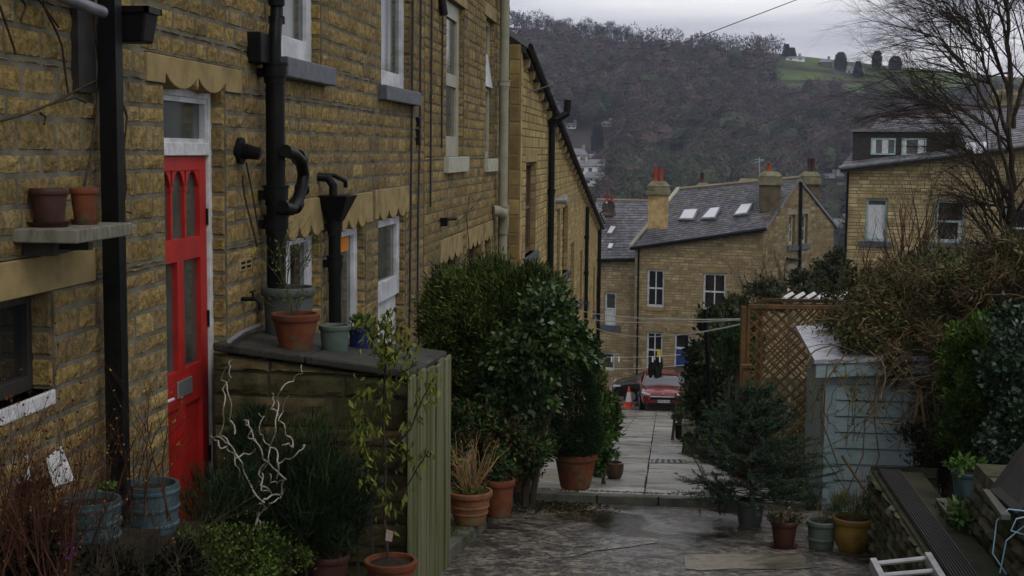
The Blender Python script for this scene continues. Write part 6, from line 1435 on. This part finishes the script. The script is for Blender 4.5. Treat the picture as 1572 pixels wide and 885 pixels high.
# overgrown vine mass over hedge and shed
VM=thing('vine_tangle','big tangle of dry brown climbing vine covering the hedge and shed roof','climber',(2.6,14,-3.0)); 
ell=[E(1400,500,13.3,110,.6,48),E(1345,535,12.9,60,.4,26),E(1475,560,12.5,50,.3,60),E(1462,650,12.45,34,.15,80),E(1330,510,13.9,62,.5,36),E(1480,470,13.2,95,.6,48),E(1560,440,12.6,80,.6,60),E(1440,440,14.5,110,.6,26),E(1400,560,12.75,45,.25,26),E(1440,620,12.6,24,.2,60)]
crown('dead_growth',ell,60000,.12,.008,[(.13,.092,.042),(.075,.052,.028),(.20,.15,.08),(.04,.03,.016),(.075,.075,.025)],'leaf',VM,up=-.05,outw=.25,clumps=200,cr=.36,shell=.4,jit=.5)
crown('foliage',ell[:11],22000,.04,.026,[(.06,.08,.025),(.09,.09,.03),(.10,.075,.03),(.04,.06,.018)],'leaf',VM,up=0,outw=.5,clumps=150,cr=.35,shell=.6)
vt_=MB(); rn=random.Random(9)
for i in range(420):
    e=rn.choice(ell); c=V(e[0]); r=e[1]; d=V((rn.gauss(0,1),rn.gauss(0,1)-.6,rn.gauss(0,1)+.4)).normalized(); p=c+V((d.x*r[0],d.y*r[1],d.z*r[2])); dd=V((rn.gauss(0,1),rn.gauss(0,.4),rn.gauss(0,.5))).normalized(); pts=[p]
    for k in range(7): dd=(dd+V((rn.gauss(0,.3),rn.gauss(0,.3),rn.gauss(-.12,.25)))).normalized(); pts.append(pts[-1]+dd*rn.uniform(.05,.1))
    vt_.tube(pts,rn.choice((.0018,.0025,.003,.004,.007)),4,cap=False)
for k,pl_ in enumerate([[(1370,560),(1330,640),(1322,700),(1300,760)],[(1300,540),(1255,600),(1248,650)],[(1345,570),(1340,650),(1352,700),(1340,740)],[(1395,560),(1420,640),(1400,720)],[(1268,560),(1262,640),(1280,700),(1300,760),(1262,700)],[(1430,560),(1440,660),(1420,720)],[(1415,600),(1420,680),(1412,722)],[(1405,610),(1400,680),(1404,722)],[(1290,700),(1330,760),(1320,790)]]):
    vt_.tube([atY(x+rn.uniform(-3,3),y,12.45-.02*k) for x,y in pl_],.007 if k<6 else .013,5,cap=False)
for k in range(26):
    x=rn.uniform(1245,1400); y=rn.uniform(545,600); p=atY(x,y,12.45+rn.uniform(-.1,.05)); dd=V((rn.gauss(0,.5),rn.gauss(0,.1),-1)).normalized(); pts=[p]
    for j in range(8): dd=(dd+V((rn.gauss(0,.3),rn.gauss(0,.08),rn.gauss(-.05,.2)))).normalized(); pts.append(pts[-1]+dd*rn.uniform(.05,.13))
    vt_.tube(pts,.0035,4,cap=False)
vt_.build('stem','twig_dead',VM)
P=[];
for v in vt_.v[-26*9*4:]:
    if rn.random()<.16: P.append(v)
P=np.array(P); quadmesh('bud_leaves',leafquads(P,NR.normal(size=P.shape),.04,.022),pal([(.07,.10,.03),(.10,.13,.05)],len(P)),'leaf',VM)
bush('garden_hedge','green hedge top behind the vine tangle below the right-hand house',[E(1500,430,17,120,.8,36),E(1330,445,19,60,.6,24),E(1400,455,18,80,.7,26)],9000,.07,.035,[(.05,.065,.02),(.07,.08,.03),(.10,.085,.04),(.03,.045,.015)],cl=120,grd=-4)
bush('ivy_bush','ivy-covered bush in front of the far gable foot',[E(1270,425,38,36,1.0,34),E(1240,440,36,26,.8,20),E(1190,455,40,40,.8,22),E(1130,480,42,30,.8,22)],6000,.13,.08,[(.05,.06,.025),(.07,.065,.035),(.035,.045,.02)],cl=90,grd=-7)
# bare shrubs by the houses
def bare(label,px,py,Y,h,n,sp,m='twig_dead',r=.02,depth=2,cat='shrub',name='bare_shrub',leaf=None,nl=0,wig=.1): 
    p=atY(px,py,Y); return stemmy(name,label,cat,tuple(p),n,h,sp,r,m,depth,leaf,nl,wig,branch_spread=.5,ls=(.07,.05))
bare('bare twiggy shrub against the corner of the far stone house',1160,490,50,3.4,9,.5,r=.035,depth=3)
bare('bare thicket in front of the far gable windows',1200,480,50,3.4,8,.6,r=.035,depth=3)
bare('bare reddish shrub in front of the teal-framed window with the blind',1385,440,30,3.0,12,.55,'twig_red',r=.022,depth=2)
bare('tall thin bare shrub between the two teal sash windows',1420,430,32,3.6,9,.3,'bark_green',r=.025,depth=2)
bare('bare reddish twigs rising left of the orange lamp',1330,450,28,1.9,9,.6,'twig_red',r=.018,depth=2)
bare('bare shrub with seedheads under the right teal window',1480,430,24,1.8,12,.8,'twig_dead',r=.014,depth=2)

# --- big bare tree on the right
rn=random.Random(21); TR_=thing('bare_tree','large dark bare tree with fine sweeping twigs at the right edge','tree',(4.3,17,-3.2)); tb=MB(); tips=[]
def limb(pts,r0,r1,Y,sub=16,ln=1.0,dep=3):
    P_=[atY(x,y,Y+i*dy_) for i,(x,y) in enumerate(pts) for dy_ in (rn.uniform(-.12,.12),)]
    # smooth
    Q=[]
    for i in range(len(P_)-1):
        for k in range(4): Q.append(P_[i].lerp(P_[i+1],k/4)+V((rn.gauss(0,.012),rn.gauss(0,.012),rn.gauss(0,.012))))
    Q.append(P_[-1]); n=len(Q); rr=[r0+(r1-r0)*i/(n-1) for i in range(n)]; tb.tube(Q,rr,6,cap=False)
    for k in range(sub):
        i=rn.randint(int(n*.2),n-1); t=(Q[min(i+1,n-1)]-Q[max(0,i-1)]).normalized(); s=V((rn.gauss(0,.6),rn.gauss(0,.6),rn.gauss(0,.6)))
        d=(t+s*.9+V((-.25,0,.0))).normalized()
        branchy(tb,Q[i],d,ln*rn.uniform(.5,1.1),rr[i]*.38+.003,dep,.42,4,.09,-.012,None,rn,5,4,.68)
YT=17
limb([(1556,520),(1552,440),(1549,360),(1556,280),(1549,200),(1552,110),(1545,20),(1540,-60)],.05,.018,YT,26,1.2)
limb([(1553,300),(1530,200),(1500,130),(1470,90),(1440,60),(1410,45)],.024,.005,YT-.3,30,.95)
limb([(1552,240),(1530,150),(1505,80),(1480,30),(1450,0),(1420,-15)],.024,.005,YT+.2,30,1.0)
limb([(1552,320),(1520,240),(1480,190),(1440,165),(1400,150)],.022,.004,YT+.1,28,.9)
limb([(1550,380),(1530,310),(1505,265),(1470,225),(1440,205)],.02,.004,YT-.2,22,.6)
limb([(1553,420),(1530,380),(1510,340),(1490,310)],.018,.004,YT-.1,16,.6)
limb([(1552,200),(1575,120),(1600,40),(1610,-40)],.03,.012,YT,22,1.1)
limb([(1551,150),(1520,60),(1500,0),(1490,-50)],.022,.009,YT+.3,22,1.0)
limb([(1552,340),(1590,280),(1640,230)],.026,.01,YT,18,1.0)
limb([(1552,460),(1590,400),(1630,330)],.022,.01,YT,16,1.0)
tb.build('trunk','bark',TR_)
tk=MB(); p=atY(1556,520,YT); tk.tube([(p.x,YT,-4.6),(p.x,YT,p.z+.1)],[.08,.05],8); tk.build('trunk_base','bark_green',TR_)

# --- corkscrew hazel
CH=thing('corkscrew_hazel','pale twisted corkscrew branches in front of the outhouse wall','shrub',atY(375,930,7.0)); cm_=MB(); rn=random.Random(3)
off=lambda x,y:(307+x/2.723,560+y/2.723)
for k,pl_ in enumerate([[(195,1010),(195,880),(178,800),(205,760),(220,720),(236,650),(262,575),(205,500),(178,420),(150,370),(120,330),(75,305),(30,300)],
 [(240,1000),(240,850),(235,760),(212,720),(240,640),(275,600),(262,560),(330,545),(358,480),(315,440),(270,400),(240,330),(200,260),(185,225)],
 [(300,540),(255,500),(262,440),(292,400),(285,330),(248,290),(262,215),(245,205)],
 [(320,470),(330,380),(296,340),(320,250),(325,150),(330,110),(380,70),(420,40),(432,0)],
 [(345,330),(392,340),(365,290),(332,230),(346,190),(372,120)],
 [(120,330),(86,290),(103,190),(98,100),(130,50),(120,0),(136,-20)],
 [(145,285),(128,220),(122,110),(92,60),(108,0)],
 [(325,410),(380,390),(430,352),(436,335),(425,345)],
 [(275,600),(300,575),(340,555),(352,510)],[(240,640),(262,700),(215,760),(205,700)],[(100,610),(150,605),(190,620)],[(150,385),(210,370),(240,350)],[(270,400),(250,455),(262,520),(290,540)],[(185,225),(215,260),(205,300),(240,330)],[(325,210),(300,180),(310,140),(296,120)],[(60,310),(90,345),(120,350),(150,400),(165,470),(180,530)],[(260,575),(225,600),(240,660),(255,700),(232,760),(236,830),(205,880)],[(345,480),(325,500),(300,490),(285,450)],[(195,620),(170,560),(180,540)]]):
    P_=[]; r=(.0068 if k<2 else .0045)
    q=[off(*p) for p in pl_]
    for i in range(len(q)-1):
        for j in range(5):
            t=j/5; x=q[i][0]*(1-t)+q[i+1][0]*t; y=q[i][1]*(1-t)+q[i+1][1]*t; ph=(i*5+j)*1.1
            P_.append(atY(x+2.2*math.sin(ph),y+2.2*math.cos(ph*1.1),7.0+.05*math.sin(ph*.5+k)+.03*(k%3)))
    n=len(P_); cm_.tube(P_,[r*(1-.5*i/n) for i in range(n)],6,cap=False)
cm_.build('branch','twig_pale',CH)
# --- climber with drooping yellow-green leaves
CL=thing('climber','yellow-green leafy climber on a cane in the bottom centre pot','climber',tuple(pC[0])); cm_=MB(); b=pC[0]
main=[(598,880),(590,800),(592,720),(588,640),(592,560),(590,520),(596,480)]
P0=[atY(x,y,7.25) for x,y in main]; cm_.tube(P0,[.009,.009,.008,.007,.006,.005,.003],6)
side=[[(590,545),(604,520),(612,495)],[(590,560),(570,530),(565,500)],[(592,600),(612,575),(640,560)],[(590,640),(570,600),(548,590)],[(592,700),(630,660),(650,610),(672,570)],[(590,800),(618,760),(640,720),(660,690)],[(590,760),(612,720),(628,690)],[(592,540),(610,545),(635,530)],[(588,660),(560,650),(545,640)],[(590,700),(560,690),(552,670)],[(588,760),(565,740),(555,720)]]
for s_ in side: cm_.tube([atY(x,y,7.25-.04*i) for i,(x,y) in enumerate(s_)],[.005,.004,.003][:len(s_)] if len(s_)==3 else [.006,.005,.004,.003],5)
cm_.build('stem','bark',CL)
P=[];D=[]; rn=random.Random(8)
for s_ in side+[main[3:],[(592,560),(580,500),(600,470)],[(560,520),(610,510),(640,540)],[(545,600),(555,680),(580,720)]]:
    for i in range(len(s_)-1):
        for k in range(22):
            t=rn.random(); x=s_[i][0]*(1-t)+s_[i+1][0]*t+rn.gauss(0,7); y=s_[i][1]*(1-t)+s_[i+1][1]*t+rn.gauss(0,9)
            if y>700 and rn.random()<.6: continue
            P.append(tuple(atY(x,y,7.2+rn.gauss(0,.06)))); D.append((rn.gauss(0,.5),rn.gauss(0,.5)-.2,-1))
P=np.array(P);D=np.array(D); quadmesh('foliage',leafquads(P,D,NR.uniform(.035,.07,len(P)),NR.uniform(.014,.026,len(P)),.4),pal([(.13,.15,.022),(.09,.12,.02),(.19,.20,.035),(.055,.085,.02)],len(P)),'leaf',CL)
k=MB(); p=atY(597,822,7.05); k.hexa([V(p)+V(d) for d in ((-.02,0,-.03),(.02,-.02,-.03),(.02,-.016,-.03),(-.02,.004,-.03),(-.012,0,.03),(.028,-.02,.024),(.028,-.016,.024),(-.012,.004,.03))]); M['label_pink']=mat('faded_label',(.45,.25,.25),.6,(.5,.42,.38),60); k.build('plant_label','label_pink',CL)
# --- foreground left shrubs
def bushL(name,label,ells,n,ln,wd,cols,m='leaf',**k):
    return bush(name,label,ells,n,ln,wd,cols,m,grd=-2.6,**k)
bushL('broom_shrub','dark needle-leaved shrub filling the space before the outhouse wall',[E(440,740,7.3,95,.25,95),E(350,790,7.1,60,.25,75),E(510,790,7.4,60,.2,75),E(400,690,7.5,50,.15,50)],24000,.09,.0045,[(.018,.036,.013),(.028,.05,.016),(.011,.02,.008)],cl=90,cr=.4,up=1.2)
bushL('box_shrub','small-leaved yellowish green shrub at the bottom beside the rear blue-grey pot',[E(355,850,6.5,95,.22,42),E(280,860,6.3,50,.2,36),E(430,865,6.6,45,.2,30),E(330,880,6.3,110,.2,40)],7000,.022,.013,[(.05,.08,.015),(.08,.11,.022),(.03,.05,.012)],cl=110,cr=.3,shell=.5)
bushL('grey_shrub','grey-green fine shrub behind the climber pot',[E(545,745,7.7,38,.15,42),E(520,800,7.6,45,.15,40)],3600,.035,.012,[(.05,.06,.045),(.03,.045,.03)],cl=50,cr=.35)
# red barberry-like twigs left
def thicket(label,m,px0,px1,pyb,Y0,Y1,n,h,r,leaf,nl,seed,ls,depth=2):
    o=thing('twiggy_shrub',label,'shrub',atY((px0+px1)/2,pyb,(Y0+Y1)/2)); mb=MB(); rn=random.Random(seed)
    for i in range(n):
        p=atY(rn.uniform(px0,px1),pyb,rn.uniform(Y0,Y1)); branchy(mb,p,(rn.gauss(0,.22),rn.gauss(0,.15),1),h*rn.uniform(.4,.75),r,depth,.5,3,.08,.03,None,rn,5,4,.66)
    mb.build('stem',m,o)
    V0=np.array(mb.v); k=NR.randint(0,len(V0),nl); P=V0[k]+NR.normal(size=(nl,3))*.006
    quadmesh('leaf_buds',leafquads(P,NR.normal(size=P.shape),ls,ls*.7),pal(leaf,nl),'leaf',o)
thicket('dense dark red twiggy shrub filling the bottom left corner','twig_red',-30,110,930,4.7,5.7,56,.85,.0038,[(.09,.03,.015),(.16,.06,.025),(.05,.02,.012)],1300,2,.015,3)
thicket('taller dark twigs with yellow buds before the red door, out of the rear pot','twig_red',150,265,800,5.9,6.5,9,.75,.005,[(.35,.28,.03),(.25,.24,.03),(.2,.16,.03)],130,5,.014)
thicket('thin reddish-tan canes standing against the wall left of the drainpipe','twig_tan2' if 'twig_tan2' in M else 'twig_red',20,140,860,5.7,6.1,7,1.0,.005,[(.35,.28,.03),(.2,.12,.03)],40,6,.014)
thicket('fine dark twigs with a few yellow buds spreading in front of the two blue-grey pots','bark',60,300,930,5.2,6.0,26,.7,.0035,[(.35,.28,.03),(.12,.05,.02)],170,11,.010,3)
fol('leafy_base','dark weedy growth at the very bottom left under the red twigs','plant',[E(40,870,5.3,90,.2,75),E(150,895,5.5,130,.2,42),E(250,870,5.9,70,.15,40),E(20,790,5.4,60,.15,60)],9000,.035,.014,[(.02,.022,.012),(.04,.025,.015),(.012,.016,.008)],loc=(-2.3,5.4,-2.3),clumps=60,cr=.4,shell=.3)
fol('crocus','small purple flowers low in the bottom left corner','flower',[E(103,850,5.35,10,.03,14)],70,.022,.010,[(.22,.05,.45),(.3,.1,.5)],loc=tuple(atY(103,862,5.35)),clumps=8,cr=.4,up=1)
fol('weed_tuft','bright green weed behind the front blue-grey pot','weed',[E(170,752,6.1,14,.04,9)],160,.022,.01,[(.08,.17,.03),(.12,.22,.04)],loc=tuple(atY(170,765,6.1)),clumps=9,cr=.4)
# plants on the outhouse
b,rt,_=pD; stemmy('twiggy_plant','bare twiggy plant with green buds in the dark tub by the soil stack','shrub',tuple(b-V((0,0,.04))),14,.66,.75,.0042,'bark_green',2,[(.10,.13,.03),(.15,.17,.04)],170,.09,ls=(.022,.013))
b,rt,_=pE; stemmy('trailing_plant','thin trailing stems in the terracotta pot on the outhouse','plant',tuple(b-V((0,0,.02))),12,.34,.9,.003,'bark_green',1,[(.07,.10,.02)],90,.16,ls=(.035,.008))
b,rt,_=pG; fol('potted_plant','low green plant in the deep blue pot on the outhouse','plant',[((b.x,b.y,b.z+.03),(rt*1.1,rt,.05))],260,.035,.016,[(.05,.09,.02),(.08,.12,.03)],clumps=12,cr=.4)
p=atX(25,0,-2.66)
WC=thing('wall_climber','bare brown climber stems hanging on the wall at the top left','climber',(-2.66,5.6,.4)); k=MB()
for pl_ in ([(-5,188),(40,175),(78,160),(105,146),(130,132),(162,118)],[(105,146),(100,110),(95,70),(85,45),(72,20),(60,-20)],[(90,42),(70,15),(50,-15)],[(0,10),(12,45),(22,75),(24,84)],[(160,10),(182,48),(175,80),(170,98),(185,150),(195,180),(190,230),(194,290),(188,325),(202,327)],[(142,10),(148,40),(151,76)],[(145,30),(152,100),(148,180),(140,235),(130,285)],[(62,174),(70,180),(68,192)],[(78,160),(115,150),(132,158)],[(28,-10),(40,10),(32,32)]):
    k.tube([atX(x,y,-2.655) for x,y in pl_],.0055,5,cap=False)
k.build('stem','bark',WC)
k=MB(); 
for pl_ in ([(378,250),(388,300),(398,360)],[(395,380),(385,340),(375,300),(372,270)],[(722,300),(716,330),(720,380),(712,410)],[(700,345),(716,330),(742,300)]): k.tube([atX(x,y,-2.66) for x,y in pl_],.006,4,cap=False)
tag(k.build('wall_vine','bark',off=(-2.66,13,-.3)),'thin bare vine runs on the terrace wall between the fittings','climber')
k=MB(); k.tube([atY(62,560,5.9),atY(60,480,5.95)],.008,5)
k.tube([atY(52,880,5.8),atY(62,560,5.9)],.010,5); tag(k.build('garden_cane','twig_tan',off=atY(52,880,5.8)),'single tan garden cane standing before the low window jamb','cane')
# moss and small weeds along kerb and step
P=[];C=[]; rn=random.Random(17)
for i in range(2600):
    r_=rn.random()
    if r_<.5: y=rn.uniform(9,12.3); x=kx(y)-.13+rn.gauss(0,.03); z=zr(y)+.09
    elif r_<.75: x=rn.uniform(-1.5,.9); y=12.62+abs(rn.gauss(0,.03)); z=zf(y)+.002
    else: y=rn.uniform(9.6,12.2); x=rn.gauss(-1.55,.1); z=zr(y)+.09
    P.append((x,y,z))
P=np.array(P); tag(quadmesh('moss_and_weeds',leafquads(P,NR.normal(size=P.shape)*np.array([.6,.6,.2])+np.array([0,0,.6]),.022,.008),pal([(.05,.08,.015),(.08,.10,.02),(.03,.045,.012)],len(P)),'leaf'),kind='stuff')
# grass and dead cover over the right-hand gardens
n=60000; X=NR.uniform(1.6,14,n)**1.0; Y_=NR.uniform(10.8,44,n); P=np.array([(x,y,terr(x,y)) for x,y in zip(X,Y_)]); tag(quadmesh('garden_grass',leafquads(P,NR.normal(size=P.shape)*.5+np.array([0,0,1]),.16,.02),pal([(.05,.065,.02),(.09,.08,.035),(.035,.045,.015)],n),'leaf'),kind='stuff')

# ================================================================== HAZE
HAZE=.00033
hm=MB(); hm.box(-900,900,-320,700,-60,130); M['haze']=bpy.data.materials.new('haze'); mm=M['haze']; mm.use_nodes=True; n_=mm.node_tree.nodes; n_.remove(n_['Principled BSDF']); pv=n_.new('ShaderNodeVolumePrincipled'); pv.inputs['Color'].default_value=(.70,.80,1,1); pv.inputs['Density'].default_value=HAZE; pv.inputs['Anisotropy'].default_value=.2
mm.node_tree.links.new(pv.outputs[0],n_['Material Output'].inputs['Volume'])
hz=hm.build('haze',mm); tag(hz,kind='stuff')
